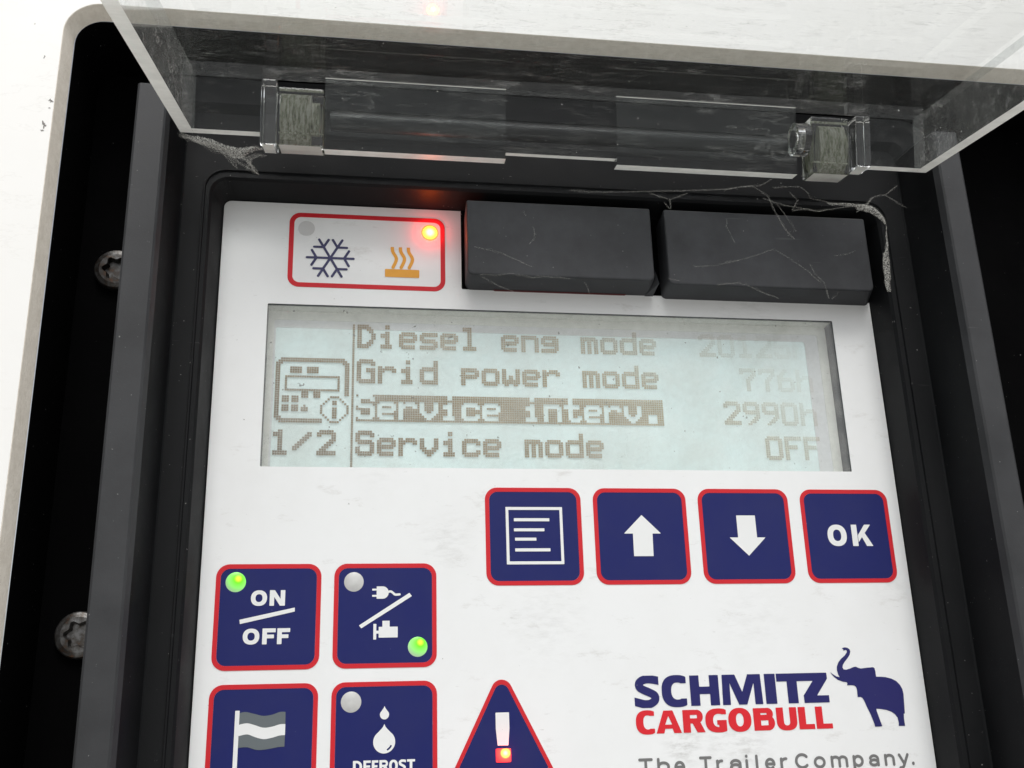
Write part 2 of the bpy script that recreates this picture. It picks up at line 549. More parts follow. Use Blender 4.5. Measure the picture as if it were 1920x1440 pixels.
def mesh_of(fn, x0, y0, x1, y1, res=0.08):
    nx, ny = int((x1 - x0) / res) + 2, int((y1 - y0) / res) + 2
    xs, ys = x0 + np.arange(nx) * res, y0 + np.arange(ny) * res
    X, Y = np.meshgrid(xs, ys)
    D = fn(X, Y)
    verts, faces, key = [], [], {}
    def vid(x, y):
        k = (round(x, 5), round(y, 5))
        if k not in key:
            key[k] = len(verts)
            verts.append((x, y))
        return key[k]
    neg = D < 0
    for j in range(ny - 1):
        i = 0
        while i < nx - 1:
            q = (neg[j, i], neg[j, i + 1], neg[j + 1, i + 1], neg[j + 1, i])
            if all(q):
                k = i
                while k < nx - 1 and neg[j, k] and neg[j, k + 1] and neg[j + 1, k] and neg[j + 1, k + 1]:
                    k += 1
                faces.append((vid(xs[i], ys[j]), vid(xs[k], ys[j]), vid(xs[k], ys[j + 1]), vid(xs[i], ys[j + 1])))
                i = k
                continue
            if any(q):
                P = ((i, j), (i + 1, j), (i + 1, j + 1), (i, j + 1))
                poly = []
                for a in range(4):
                    (ia, ja), (ib, jb) = P[a], P[(a + 1) % 4]
                    da, db = D[ja, ia], D[jb, ib]
                    if da < 0:
                        poly.append(vid(xs[ia], ys[ja]))
                    if (da < 0) != (db < 0):
                        t = da / (da - db)
                        poly.append(vid(xs[ia] + (xs[ib] - xs[ia]) * t, ys[ja] + (ys[jb] - ys[ja]) * t))
                poly = [p for n_, p in enumerate(poly) if p != poly[n_ - 1]]
                if len(poly) >= 3:
                    faces.append(tuple(poly))
            i += 1
    return verts, faces

def shape(name, fn, box, w, mat, parent, res=0.08):
    v, f = mesh_of(fn, *box, res)
    return link(name, [W(a, b, w) for a, b in v], [q[::-1] for q in f], mat, parent)

def union(*ds):
    d = ds[0]
    for q in ds[1:]:
        d = np.minimum(d, q)
    return d

# ---- heavy capitals for the printed words (box x0..x1, y0..y1, stem width s)
def glyph(ch, X, Y, x0, x1, y0, y1, s, hk=0.86):
    w, h = x1 - x0, y1 - y0
    cx, cy = (x0 + x1) / 2, (y0 + y1) / 2
    hs = s * hk
    P = lambda *p: d_poly(X, Y, [(x0 + a * w, y0 + b * h) for a, b in p])
    B = lambda a, b, c, d: d_box(X, Y, a, b, c, d)
    def ring(n=2.25):
        return np.maximum(d_ell(X, Y, cx, cy, w / 2, h / 2, n), -d_ell(X, Y, cx, cy, w / 2 - s, h / 2 - hs, n))
    def dee(a0, a1, b0, b1, st=s):
        r = min((b1 - b0) / 2, (a1 - a0) * 0.75) * 0.98
        o = np.maximum(d_rbox(X, Y, a0 - 3 * r, b0, a1, b1, r), a0 - X)
        i = np.maximum(d_rbox(X, Y, a0 - 3 * r, b0 + hs, a1 - st, b1 - hs, max(r - st, 0.02)), a0 + s - X)
        return np.maximum(o, -i)
    if ch == 'O':
        return ring()
    if ch in 'CG':
        o = (x0 + w * 0.58, )
        d = np.maximum(d_ell(X, Y, x0 + w * 0.62, cy, w * 0.62, h / 2, 2.5), -d_ell(X, Y, x0 + w * 0.64, cy, w * 0.64 - s, h / 2 - hs, 2.4))
        d = np.maximum(d, X - x1)
        gap = B(x0 + w * 0.64, cy - (h / 2 - hs * 1.12), x1 + w, cy + (h / 2 - hs * 1.12))
        d = np.maximum(d, -gap)
        if ch == 'G':
            d = union(d, B(x1 - s, cy - hs * 0.05, x1, y1 - hs * 0.35), B(x0 + w * 0.55, cy - hs * 0.05, x1, cy + hs * 0.8))
        return d
    if ch == 'S':
        c = [(1.45, .10), (1.0, .03), (.62, -.01), (.30, .02), (.06, .13), (.05, .30), (.28, .42), (.62, .53), (.93, .66), (.95, .84), (.70, .98), (.36, 1.01), (0.0, .95), (-.45, .86)]
        iw, ih = w - s, h - hs
        pts = smooth_pts([(x0 + s / 2 + a * iw, y0 + hs / 2 + b * ih) for a, b in c], 5)
        return np.maximum(d_path(X, Y, pts, hs * 0.53), B(x0, y0, x1 - 0.04 * w, y1))
    if ch == 'H':
        return union(B(x0, y0, x0 + s, y1), B(x1 - s, y0, x1, y1), B(x0, cy - hs / 2, x1, cy + hs / 2))
    if ch == 'M':
        k = s / w
        return P((0.02, 0), (0.34, 0), (0.5, .58), (0.66, 0), (0.98, 0), (1, 1), (1 - k * .88, 1), (.80, .28), (.60, 1), (.40, 1), (.20, .28), (k * .88, 1), (0, 1))
    if ch == 'I':
        return B(x0, y0, x1, y1)
    if ch == 'T':
        return union(B(x0, y0, x1, y0 + hs), B(cx - s / 2, y0, cx + s / 2, y1))
    if ch == 'Z':
        k = hs / h
        return P((0, 0), (1, 0), (1, k * 1.05), (.50, 1 - k), (1, 1 - k), (1, 1), (0, 1), (0, 1 - k * 1.0), (.50, k), (0, k))
    if ch == 'A':
        k = s / w
        o = P((0.5 - k * .62, 0), (0.5 + k * .62, 0), (1, 1), (1 - k * 1.05, 1), (1 - k * 1.05 - .05, .80), (k * 1.05 + .05, .80), (k * 1.05, 1), (0, 1))
        return np.maximum(o, -P((0.5, .24), (.64, .62), (.36, .62)))
    if ch == 'R':
        return union(dee(x0, x1 - 0.06 * w, y0, y0 + h * 0.60, s * .8), B(x0, y0, x0 + s, y1),
                     P((.40, .52), (.78, .50), (1.02, 1), (1.02 - s / w * 1.1, 1)))
    if ch == 'B':
        return union(dee(x0, x1 - 0.06 * w, y0, y0 + h * 0.53, s * .9), dee(x0, x1, y0 + h * 0.53 - hs * .9, y1, s * .9))
    if ch == 'D':
        return dee(x0, x1, y0, y1)
    if ch == 'U':
        d = union(B(x0, y0, x0 + s, cy + h * .1), B(x1 - s, y0, x1, cy + h * .1), np.maximum(
            np.maximum(d_ell(X, Y, cx, cy + h * .1, w / 2, h * .4, 2.4), -d_ell(X, Y, cx, cy + h * .1, w / 2 - s, h * .4 - hs, 2.4)), cy + h * .1 - Y - 0.02))
        return d
    if ch == 'L':
        return union(B(x0, y0, x0 + s, y1), B(x0, y1 - hs, x1, y1))
    if ch == 'N':
        k = s / w
        return union(B(x0, y0, x0 + s, y1), B(x1 - s, y0, x1, y1), P((0, 0), (k * 1.1, 0), (1, 1), (1 - k * 1.1, 1)))
    if ch == 'F':
        return union(B(x0, y0, x0 + s, y1), B(x0, y0, x1, y0 + hs), B(x0, cy - hs * .45, x1 - .12 * w, cy + hs * .5))
    if ch == 'E':
        return union(B(x0, y0, x0 + s, y1), B(x0, y0, x1, y0 + hs), B(x0, cy - hs * .45, x1 - .08 * w, cy + hs * .5), B(x0, y1 - hs, x1, y1))
    if ch == 'K':
        k = s / w
        return union(B(x0, y0, x0 + s, y1), P((.30, .50), (1 - k * 1.15, 0), (.99, 0), (.30, .82)), P((.42, .42), (.42 + k * .8, .36), (1.02, 1), (1 - k * 1.1, 1)))
    raise KeyError(ch)

def lettering(name, items, y0, y1, s, w, mat, parent, res=0.07):
    """items: (character, x0, x1); one mesh for the word"""
    def fn(X, Y):
        d = None
        for ch, a, b in items:
            q = glyph(ch, X, Y, a, b, y0, y1, s)
            d = q if d is None else np.minimum(d, q)
        return d
    return shape(name, fn, (items[0][1] - .3, y0 - .3, max(i[2] for i in items) + .3, y1 + .3), w, mat, parent, res)

# lower-case letters drawn with an even pen for the slogan (x in em of x-height = 1, baseline at 1, ascender at -0.45)
def arc(cx, cy, rx, ry, a0, a1, n=12):
    return [(cx + rx * math.cos(math.radians(a0 + (a1 - a0) * i / n)), cy + ry * math.sin(math.radians(a0 + (a1 - a0) * i / n))) for i in range(n + 1)]
PEN = {
    'T': [[(0, -.38), (.95, -.38)], [(.475, -.38), (.475, 1)]],
    'C': [arc(.5, .31, .5, .69, -42, -318, 20)],
    'h': [[(0, -.38), (0, 1)], arc(.34, .38, .34, .38, 180, 360) + [(.68, 1)]],
    'n': [[(0, 0), (0, 1)], arc(.34, .38, .34, .38, 180, 360) + [(.68, 1)]],
    'r': [[(0, 0), (0, 1)], arc(.36, .44, .36, .44, 180, 275)],
    'e': [arc(.38, .5, .38, .5, 8, -310, 20) , [(0, .5), (.76, .5)]],
    'a': [arc(.34, .36, .32, .36, 195, 360) + [(.66, 1)], arc(.32, .72, .32, .28, 0, 360, 18)],
    'i': [[(0, .06), (0, 1)], [(0, -.42), (0, -.38)]],
    'l': [[(0, -.38), (0, 1)]],
    'o': [arc(.40, .5, .40, .5, 0, 360, 22)],
    'm': [[(0, 0), (0, 1)], arc(.28, .34, .28, .34, 180, 360) + [(.56, 1)], arc(.84, .34, .28, .34, 180, 360) + [(1.12, 1)]],
    'p': [[(0, 0), (0, 1.4)], arc(.38, .5, .38, .5, 0, 360, 20)],
    'y': [[(0, 0), (.36, .95)], [(.72, 0), (.30, 1.2), (.18, 1.38), (0, 1.38)]],
    '.': [[(0, .93), (0, 1)]],
}

# ------------------------------------------------------------------ tagging
def tag(o, label, cat, group=None, kind=None):
    if label:
        o['label'] = label
    if cat:
        o['category'] = cat
    if group:
        o['group'] = group
    if kind:
        o['kind'] = kind
    return o

def thing(name, at, label, cat, group=None):
    e = bpy.data.objects.new(name, None)
    e.empty_display_size = 0.02
    COL.objects.link(e)
    e.location = at
    return tag(e, label, cat, group)

def child(o, parent):
    o.parent = parent
    o.matrix_parent_inverse = Matrix.Translation(-Vector(parent.location))
    return o

# ------------------------------------------------------------------ the white wall with its rounded opening
OPEN_L, OPEN_R, OPEN_T, OPEN_B = -85.4, 150.0, -93.3, 128.0
bm = bmesh.new()
NSEG = 10
def opening(d, w):
    return [bm.verts.new(W(u, v, w)) for u, v in rrect(OPEN_L + d, OPEN_T + d, OPEN_R - d, OPEN_B - d, 7.0 - d, NSEG)]
front = opening(0.0, -24.0)
rings = [front, opening(0.12, -23.85), opening(1.15, -20.2), opening(1.2, -20.0)]
outer = [bm.verts.new(W(u, v, -24.0)) for u, v in ((-520, -420), (560, -420), (560, 420), (-520, 420))]
nq = len(front)
for a, b in zip(rings, rings[1:]):
    for i in range(nq):
        bm.faces.new((a[i], b[i], b[(i + 1) % nq], a[(i + 1) % nq])).material_index = 1
per = NSEG + 1
for c in range(4):                                     # fans at the corners, quads along the sides
    for i in range(per - 1):
        bm.faces.new((outer[c], front[c * per + i], front[c * per + i + 1]))
    bm.faces.new((outer[c], front[c * per + per - 1], front[((c + 1) % 4) * per], outer[(c + 1) % 4]))
back = [bm.verts.new(W(u, v, -20.0)) for u, v in ((-520, -420), (560, -420), (560, 420), (-520, 420))]
for c in range(4):
    bm.faces.new((outer[c], outer[(c + 1) % 4], back[(c + 1) % 4], back[c])).material_index = 1
wall = from_bm('trailer_wall', bm, None, mats=[M['wall'], M['edge']])
tag(wall, 'white painted wall with a rounded opening cut round the black control unit', 'wall')

def chip(u, v, r, k):
    rnd = random.Random(k)
    ph = [rnd.uniform(0, 6.28) for _ in range(4)]
    def f(X, Y):
        a = np.arctan2(Y - v, X - u)
        rr = r * (0.6 + 0.35 * np.sin(2 * a + ph[0]) + 0.25 * np.sin(5 * a + ph[1]) + 0.2 * np.sin(9 * a + ph[2]))
        return np.hypot(X - u, (Y - v) * .6) - np.maximum(rr, 0.02)
    o = shape('paint_chip', f, (u - 2.5 * r, v - 3.5 * r, u + 2.5 * r, v + 3.5 * r), -24.02, M['chip'], wall, 0.05)
    o['label'] = 'small grey chip in the white paint beside the opening'
for q in ((-86.0, -70.2, .42, 1), (-86.7, -64.9, .5, 2), (-86.9, -63.6, .3, 3), (-86.1, -68.6, .2, 4), (-88.2, -80.0, .22, 5)):
    chip(*q)

# ------------------------------------------------------------------ the control unit
unit = thing('control_unit', W(17.6, 100, 0), 'black control unit with white keypad, grey display and opened clear lid', 'control panel')

def part(o, label=None):
    child(o, unit)
    if label:
        o['label'] = label
    return o

# housing: stepped rings from the tray wall in to the keypad
PANEL = (-55.5, -63.2, 90.7, 98.0)
bm = bmesh.new()
def hring(l, r, t, b, w, rad, drop=False):
    vs = []
    q = rrect(l, t, r, b, rad, 8)
    va, vb = max(-78.05, t + rad + .1), max(-76.8, t + rad + .3)
    q = q[:18] + [(r, va), (r, vb)] + q[18:] + [(l, vb), (l, va)]
    for u, v in q:
        ww = w
        if drop and v < -78.0:
            ww = max(w, -10.0)
        vs.append(bm.verts.new(W(u, v, ww)))
    return vs
H = [
    hring(-71.2, 105.8, -87.6, 113.0, -2.0, 6.0),
    hring(-70.75, 105.3, -87.1, 112.6, -21.6, 6.0, True),
    hring(-70.3, 104.8, -86.7, 112.2, -22.0, 5.6, True),
    hring(-65.3, 100.0, -81.9, 107.4, -22.0, 3.0, True),
    hring(-64.9, 99.6, -81.5, 107.0, -21.7, 2.8, True),
    hring(-64.3, 99.0, -81.0, 106.4, -20.2, 2.5, True),
    hring(-63.0, 97.6, -79.6, 105.0, -8.7, 2.2),
    hring(-62.7, 97.3, -79.3, 104.7, -8.4, 2.2),
    hring(-58.9, 93.4, -66.2, 101.4, -8.3, 4.5),
    hring(-58.75, 93.25, -66.05, 101.25, -8.75, 4.4),
    hring(-58.45, 92.95, -65.75, 100.95, -8.75, 4.3),
    hring(-58.3, 92.8, -65.6, 100.8, -8.3, 4.2),
    hring(-57.5, 91.8, -64.3, 99.8, -8.3, 3.6),
    hring(-57.0, 91.3, -63.9, 99.3, -7.6, 3.2),
    hring(-55.55, 90.75, -63.3, 98.1, 1.0, 2.2),
]
for k_, (a, b) in enumerate(zip(H, H[1:])):
    n = len(a)
    for i in range(n):
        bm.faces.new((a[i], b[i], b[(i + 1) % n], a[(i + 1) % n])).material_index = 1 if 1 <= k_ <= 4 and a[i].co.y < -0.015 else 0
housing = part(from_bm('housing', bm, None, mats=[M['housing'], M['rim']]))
# deep lining of the channel between the housing and the wall
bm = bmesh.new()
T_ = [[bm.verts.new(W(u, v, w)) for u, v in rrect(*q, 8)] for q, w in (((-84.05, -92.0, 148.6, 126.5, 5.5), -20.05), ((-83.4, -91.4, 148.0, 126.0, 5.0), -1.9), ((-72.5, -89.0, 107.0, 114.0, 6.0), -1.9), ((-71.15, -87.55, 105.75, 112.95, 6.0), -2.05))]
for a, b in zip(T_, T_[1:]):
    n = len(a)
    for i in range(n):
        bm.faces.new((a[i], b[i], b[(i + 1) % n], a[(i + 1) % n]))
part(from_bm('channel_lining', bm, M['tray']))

# screws in the dark channel
def screw(u, v, ang, rust):
    bm = bmesh.new()
    n = 48
    def ring(r, w, star=0.0):
        vs = []
        for i in range(n):
            a = 2 * math.pi * i / n + ang
            rr = r * (1 + star * math.cos(6 * a))
            vs.append(bm.verts.new(W(u + rr * math.cos(a), v + rr * math.sin(a), w)))
        return vs
    rr = [ring(4.3, -2.0), ring(4.3, -3.3), ring(4.05, -3.65), ring(3.2, -3.9), ring(2.35, -3.95, 0.15), ring(2.2, -3.75, 0.17), ring(2.0, -2.4, 0.18)]
    for a, b in zip(rr, rr[1:]):
        for i in range(n):
            bm.faces.new((a[i], b[i], b[(i + 1) % n], a[(i + 1) % n]))
    bm.faces.new(rr[-1][::-1])
    o = from_bm('screw', bm, M['screw2' if rust else 'screw'])
    child(o, unit)
    return o
s1 = screw(-75.75, -44.5, 0.3, 0)
s1['label'] = 'dull grey star-drive screw head in the dark channel'
s2 = screw(-75.95, 28.8, 0.75, 1)
s2['label'] = 'rusty bright star-drive screw head in the dark channel'

# faceplate with the window opening
DX0, DX1, DY0, DY1 = -45.3, 80.9, -39.42, -4.06
bm = bmesh.new()
o_ = rrect(*PANEL, 1.6, 8)
i_ = rrect(DX0, DY0, DX1, DY1, 0.25, 8)
n = len(o_)
R_ = [[bm.verts.new(W(u, v, w)) for u, v in pts] for pts, w in ((o_, 0.9), (o_, 0.12), ([(17.6 + (u - 17.6) * 0.9988, 17.4 + (v - 17.4) * 0.9988) for u, v in o_], 0.0), (i_, 0.0), (i_, 0.1))]
for a, b in zip(R_, R_[1:]):
    for k in range(n):
        bm.faces.new((a[k], b[k], b[(k + 1) % n], a[(k + 1) % n]))
faceplate = part(from_bm('faceplate', bm, M['film']), 'white keypad film with grime smudges')

# ------------------------------------------------------------------ display
LW = 3.5
bm = bmesh.new()                                        # cavity walls, then the border plate at the bottom of the cavity
sq = ((DX0, DY0), (DX1, DY0), (DX1, DY1), (DX0, DY1))
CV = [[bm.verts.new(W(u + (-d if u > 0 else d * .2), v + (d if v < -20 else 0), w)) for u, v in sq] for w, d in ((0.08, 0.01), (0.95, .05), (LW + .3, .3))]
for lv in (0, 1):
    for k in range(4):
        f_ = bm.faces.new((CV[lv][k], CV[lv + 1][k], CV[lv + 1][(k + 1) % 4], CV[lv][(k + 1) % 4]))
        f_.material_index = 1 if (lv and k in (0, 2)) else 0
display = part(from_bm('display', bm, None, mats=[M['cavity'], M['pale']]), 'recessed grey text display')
def sub(o, parent, label=None):
    child_of(o, parent)
    if label:
        o['label'] = label
    return o
def child_of(o, p):
    o.parent = p
    return o
ring_plate('display_border', rrect(DX0 - .5, DY0 - .5, DX1 - .35, DY1 + .5, [.3, 1.6, .3, .3], 8), rrect(-44.0, -37.2, 78.4, -2.5, 0.6, 8), LW - 0.05, LW + 0.3, M['lcdborder'], display)
ring_plate('display_inner_border', rrect(-44.4, -37.6, 78.8, -2.2, 0.5, 8), rrect(-43.6, -35.45, 75.2, -2.4, 0.4, 8), LW + 0.05, LW + 0.3, M['lcdinner'], display)
slab_obj('screen', rrect(-44.2, -37.4, 78.6, -2.0, 0.5), LW + 0.15, LW + 0.6, M['lcd'], display)

FONT = {
 'D': '#####...|######..|##..###.|##...##.|##....##|##....##|##....##|##...##.|##..###.|######..|#####...',
 'i': '...##...|...##...|........|...##...|.####...|.####...|...##...|...##...|...##...|.#####..|.#####..',
 'e': '........|........|........|.######.|########|##....##|########|#######.|##......|#######.|.######.',
 's': '........|........|........|.#######|########|##......|#######.|.#######|......##|########|#######.',
 'l': '.####...|.####...|...##...|...##...|...##...|...##...|...##...|...##...|...##...|.######.|.######.',
 'n': '........|........|........|#######.|########|##....##|##....##|##....##|##....##|##....##|##....##',
 'g': '........|........|........|.######.|########|##...###|########|.#######|......##|########|#######.',
 'm': '........|........|........|#######.|########|##.##.##|##.##.##|##.##.##|##.##.##|##.##.##|##.##.##',
 'o': '........|........|........|.######.|########|##....##|##....##|##....##|##....##|########|.######.',
 'd': '......##|......##|......##|.#######|########|##....##|##....##|##....##|##....##|########|.#######',
 'G': '.######.|########|##....##|##......|##..####|##..####|##....##|##....##|##....##|########|.#######',
 'r': '........|........|........|##.####.|########|###...##|##......|##......|##......|##......|##......',
 'p': '........|........|........|#######.|########|##....##|########|#######.|##......|##......|##......',
 'w': '........|........|........|##....##|##....##|##....##|##.##.##|##.##.##|########|########|.##..##.',
 'S': '.######.|########|##....##|##......|#######.|.#######|......##|##....##|##....##|########|.######.',
 'v': '........|........|........|##....##|##....##|##....##|##....##|###..###|.######.|..####..|...##...',
 'c': '........|........|........|.######.|########|##....##|##......|##......|##....##|########|.######.',
 't': '..##....|..##....|..##....|#######.|#######.|..##....|..##....|..##....|..##..##|..######|...####.',
 '.': '........|........|........|........|........|........|........|..####..|..####..|..####..|..####..',
 '1': '...##...|.####...|.####...|...##...|...##...|...##...|...##...|...##...|...##...|.######.|.######.',
 '/': '........|......##|.....###|....###.|...###..|..###...|.###....|###.....|##......|........|........',
 '2': '.######.|########|##....##|......##|.....###|....###.|...###..|..###...|.###....|########|########',
 'O': '.######.|########|##....##|##....##|##....##|##....##|##....##|##....##|##....##|########|.######.',
 'F': '########|########|##......|##......|######..|######..|##......|##......|##......|##......|##......',
 '7': '########|########|##....##|.....###|....###.|...###..|...##...|...##...|...##...|...##...|...##...',
 '9': '.######.|########|##....##|##....##|########|.#######|......##|.....###|....###.|...###..|..##....',
 '6': '...##...|..###...|.###....|###.....|#######.|########|##....##|##....##|##....##|########|.######.',
 '5': '########|########|##......|##......|#######.|########|......##|......##|##....##|########|.######.',
 'h': '##......|##......|##......|##.####.|########|###...##|##....##|##....##|##....##|##....##|##....##',
 ' ': '|'.join(['........'] * 11),
}
FONT['0'] = FONT['O']
PIT, U0, V0 = 0.495, -43.3, -36.55
def dots(name, cells, label=None):
    vs, fs = [], []
    g = PIT * 0.46
    for c, r in sorted(cells):
        u, v = U0 + (c + .5) * PIT, V0 + (r + .5) * PIT
        k = len(vs)
        vs += [W(u - g, v - g, LW - 0.15), W(u - g, v + g, LW - 0.15), W(u + g, v + g, LW - 0.15), W(u + g, v - g, LW - 0.15)]
        fs.append((k, k + 1, k + 2, k + 3))
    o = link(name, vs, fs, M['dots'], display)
    if label:
        o['label'] = label
    return o
def text_cells(s, c0, r0):
    S = set()
    for k, ch in enumerate(s):
        for r, row in enumerate(FONT[ch].split('|')):
            for c, q in enumerate(row):
                if q == '#':
                    S.add((c0 + 9 * k + c, r0 + r))
    return S
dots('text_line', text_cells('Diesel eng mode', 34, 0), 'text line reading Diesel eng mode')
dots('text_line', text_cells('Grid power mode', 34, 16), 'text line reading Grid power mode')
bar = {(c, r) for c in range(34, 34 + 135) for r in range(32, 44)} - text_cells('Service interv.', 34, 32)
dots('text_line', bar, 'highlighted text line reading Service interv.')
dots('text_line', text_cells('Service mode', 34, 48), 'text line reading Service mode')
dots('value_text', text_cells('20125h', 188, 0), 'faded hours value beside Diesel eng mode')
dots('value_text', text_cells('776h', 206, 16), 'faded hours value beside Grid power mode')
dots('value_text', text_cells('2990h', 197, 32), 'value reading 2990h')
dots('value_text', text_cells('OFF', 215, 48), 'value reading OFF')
dots('page_number', text_cells('1', -1, 48) | text_cells('/', 8, 48) | text_cells('2', 18, 48))
dots('divider_line', {(32, r) for r in range(0, 64)})
ic = set()
for c in range(2, 29):
    ic |= {(c, 16), (c, 17)} if c else set()
for c in range(2, 20):
    ic |= {(c, 43), (c, 44)}
for r in range(18, 43):
    ic |= {(0, r), (1, r)}
for r in range(18, 33):
    ic |= {(29, r), (30, r)}
ic |= {(1, 17), (2, 18), (29, 17), (28, 18), (1, 43), (2, 42)}
for (ca, cb, ra, rb) in ((6, 10, 20, 22), (13, 17, 20, 22), (11, 13, 31, 33), (16, 18, 31, 33), (3, 5, 33, 35), (7, 9, 33, 35), (3, 5, 37, 39), (7, 9, 37, 39), (11, 13, 38, 39)):
    ic |= {(c, r) for c in range(ca, cb + 1) for r in range(ra, rb + 1)}
ic.add((12, 37))
ic |= {(c, r) for c in range(4, 27) for r in (24, 30)} | {(c, r) for c in (4, 26) for r in range(24, 31)}
ic = {q for q in ic if not ((q[0] - 24.5) ** 2 + (q[1] - 38.5) ** 2 < 49)}
ic |= {(c, r) for c in range(23, 27) for r in (33, 44)} | {(c, r) for c in (19, 30) for r in range(37, 41)}
ic |= {(22, 34), (21, 35), (20, 36), (27, 34), (28, 35), (29, 36), (22, 43), (21, 42), (20, 41), (27, 43), (28, 42), (29, 41)}
ic |= {(c, r) for c in (24, 25) for r in (35, 36, 38, 39, 40, 41, 42)}
dots('unit_icon', ic, 'dotted icon of a control panel with an information badge')
slab_obj('display_window', rrect(DX0 + .02, DY0 + .02, DX1 - .02, DY1 - .02, 0.2), 0.35, 0.8, M['cover'], display)

# ------------------------------------------------------------------ keypad prints
def dome(name, u, v, r, w, mat, parent, hgt=0.35, label=None):
    bm = bmesh.new()
    rings = []
    for q in (1.0, 0.92, 0.75, 0.5, 0.25):
        rings.append([bm.verts.new(W(u + r * q * math.cos(a), v + r * q * math.sin(a), w - hgt * (1 - q * q))) for a in [2 * math.pi * i / 32 for i in range(32)]])
    for a, b in zip(rings, rings[1:]):
        for i in range(32):
            bm.faces.new((a[i], b[i], b[(i + 1) % 32], a[(i + 1) % 32]))
    bm.faces.new(rings[-1])
    o = from_bm(name, bm, mat, parent, smooth=True)
    if label:
        o['label'] = label
    return o

def glow(name, u, v, w, power, col, parent, radius=0.0006):
    l = bpy.data.lights.new(name, 'POINT')
    l.energy = power
    l.color = col
    l.shadow_soft_size = radius
    o = bpy.data.objects.new(name, l)
    COL.objects.link(o)
    o.parent = parent
    o.location = W(u, v, w)
    return o

KEYS = {}
def key(u, v, label, size=20.0):
    """red bordered membrane key: border, raised navy face"""
    o = ring_plate('control_key', rrect(u, v, u + size, v + size, 2.5, 8), rrect(u + .87, v + .87, u + size - .87, v + size - .87, 1.75, 8), -0.10, 0.0, M['red'])
    part(o, label)
    slab_obj('key_face', rrect(u + .89, v + .89, u + size - .89, v + size - .89, 1.74), -0.06, 0.0, M['navy'], o)
    return o
WP = -0.13        # prints sit just proud of the key faces

# menu, up, down, OK
k = key(0, 0, 'navy key with a white page of text lines')
def f(X, Y):
    d = np.maximum(d_box(X, Y, 4.2, 4.05, 16.0, 15.8), -d_box(X, Y, 4.78, 4.65, 15.42, 15.2))
    for a in ((5.87, 6.37, 13.24, 7.0), (5.83, 8.46, 12.14, 9.07), (6.0, 10.38, 10.41, 10.99), (5.97, 12.56, 13.23, 13.19)):
        d = union(d, d_box(X, Y, *a))
    return d
shape('page_symbol', f, (4, 4, 16.2, 16), WP, M['white'], k)
k = key(22.62, 0, 'navy key with a white up arrow')
shape('up_arrow', lambda X, Y: d_poly(X, Y, [(32.82, 5.65), (36.75, 9.55), (34.92, 9.55), (34.82, 14.23), (30.68, 14.23), (30.73, 9.55), (28.83, 9.55)]), (28, 5, 37.5, 15), WP, M['white'], k)
k = key(45.29, 0, 'navy key with a white down arrow')
shape('down_arrow', lambda X, Y: d_poly(X, Y, [(53.43, 5.7), (57.57, 5.7), (57.6, 10.38), (59.47, 10.38), (55.45, 14.22), (51.56, 10.38), (53.43, 10.38)]), (51, 5, 60, 15), WP, M['white'], k)
k = key(68.07, 0, 'navy key lettered OK')
lettering('key_lettering', [('O', 73.4, 77.7), ('K', 78.9, 83.4)], 7.65, 12.25, 1.25, WP, M['white'], k)

# on/off
k = key(-52.52, 15.5, 'navy key lettered ON and OFF')
lettering('key_lettering', [('O', -45.78, -42.75), ('N', -42.25, -39.33)], 20.55, 23.52, 0.86, WP, M['white'], k)
shape('slash', lambda X, Y: d_poly(X, Y, [(-47.74, 26.1), (-37.43, 23.9), (-37.41, 24.66), (-47.6, 26.9)]), (-48, 23.6, -37, 27.2), WP, M['white'], k)
lettering('key_lettering', [('O', -46.95, -43.87), ('F', -43.33, -40.85), ('F', -40.55, -38.15)], 27.78, 30.75, 0.86, WP, M['white'], k)
LENS = (0.46, 0.54, 0.44)
dome('indicator_light', -48.78, 18.95, 1.92, -0.08, mat_led('lit_green_lamp', LENS, GREEN_STOPS, 1.5, W(-48.28, 18.3, -0.6), (0.04, 0.32, 0.01)), k, label='lit green indicator light')

# grid / engine selector
k = key(-30.04, 15.5, 'navy key with a mains plug and an engine symbol')
def f(X, Y):
    body = union(np.maximum(d_rbox(X, Y, -24.5, 19.98, -19.45, 22.38, 1.15), -21.78 - X), d_box(X, Y, -22.64, 20.42, -21.7, 20.78), d_box(X, Y, -22.64, 21.62, -21.7, 21.98))
    return union(body, d_path(X, Y, smooth_pts([(-19.6, 21.1), (-19.05, 20.98), (-18.6, 21.25), (-18.15, 21.6), (-17.3, 21.56)]), 0.22))
shape('plug_symbol', f, (-23, 19.5, -16.8, 22.8), WP, M['white'], k, 0.06)
shape('slash', lambda X, Y: d_poly(X, Y, [(-25.11, 27.45), (-15.38, 21.28), (-14.88, 21.92), (-24.67, 28.02)]), (-25.5, 21, -14.5, 28.4), WP, M['white'], k)
shape('engine_symbol', lambda X, Y: union(d_box(X, Y, -21.3, 27.77, -17.63, 29.82), d_box(X, Y, -20.6, 26.62, -19.2, 27.9), d_box(X, Y, -22.33, 27.2, -21.76, 30.16), d_box(X, Y, -21.9, 28.5, -21.2, 29.05)),
      (-22.6, 26.3, -17.3, 30.4), WP, M['white'], k, 0.06)
dome('indicator_light', -26.23, 19.06, 1.9, -0.08, M['lens'], k, label='unlit grey indicator light')
dome('indicator_light', -13.75, 31.66, 1.9, -0.08, mat_led('lit_green_lamp_low', LENS, GREEN_STOPS, 1.5, W(-13.21, 30.8, -0.6), (0.04, 0.32, 0.01)), k, label='lit green indicator light')

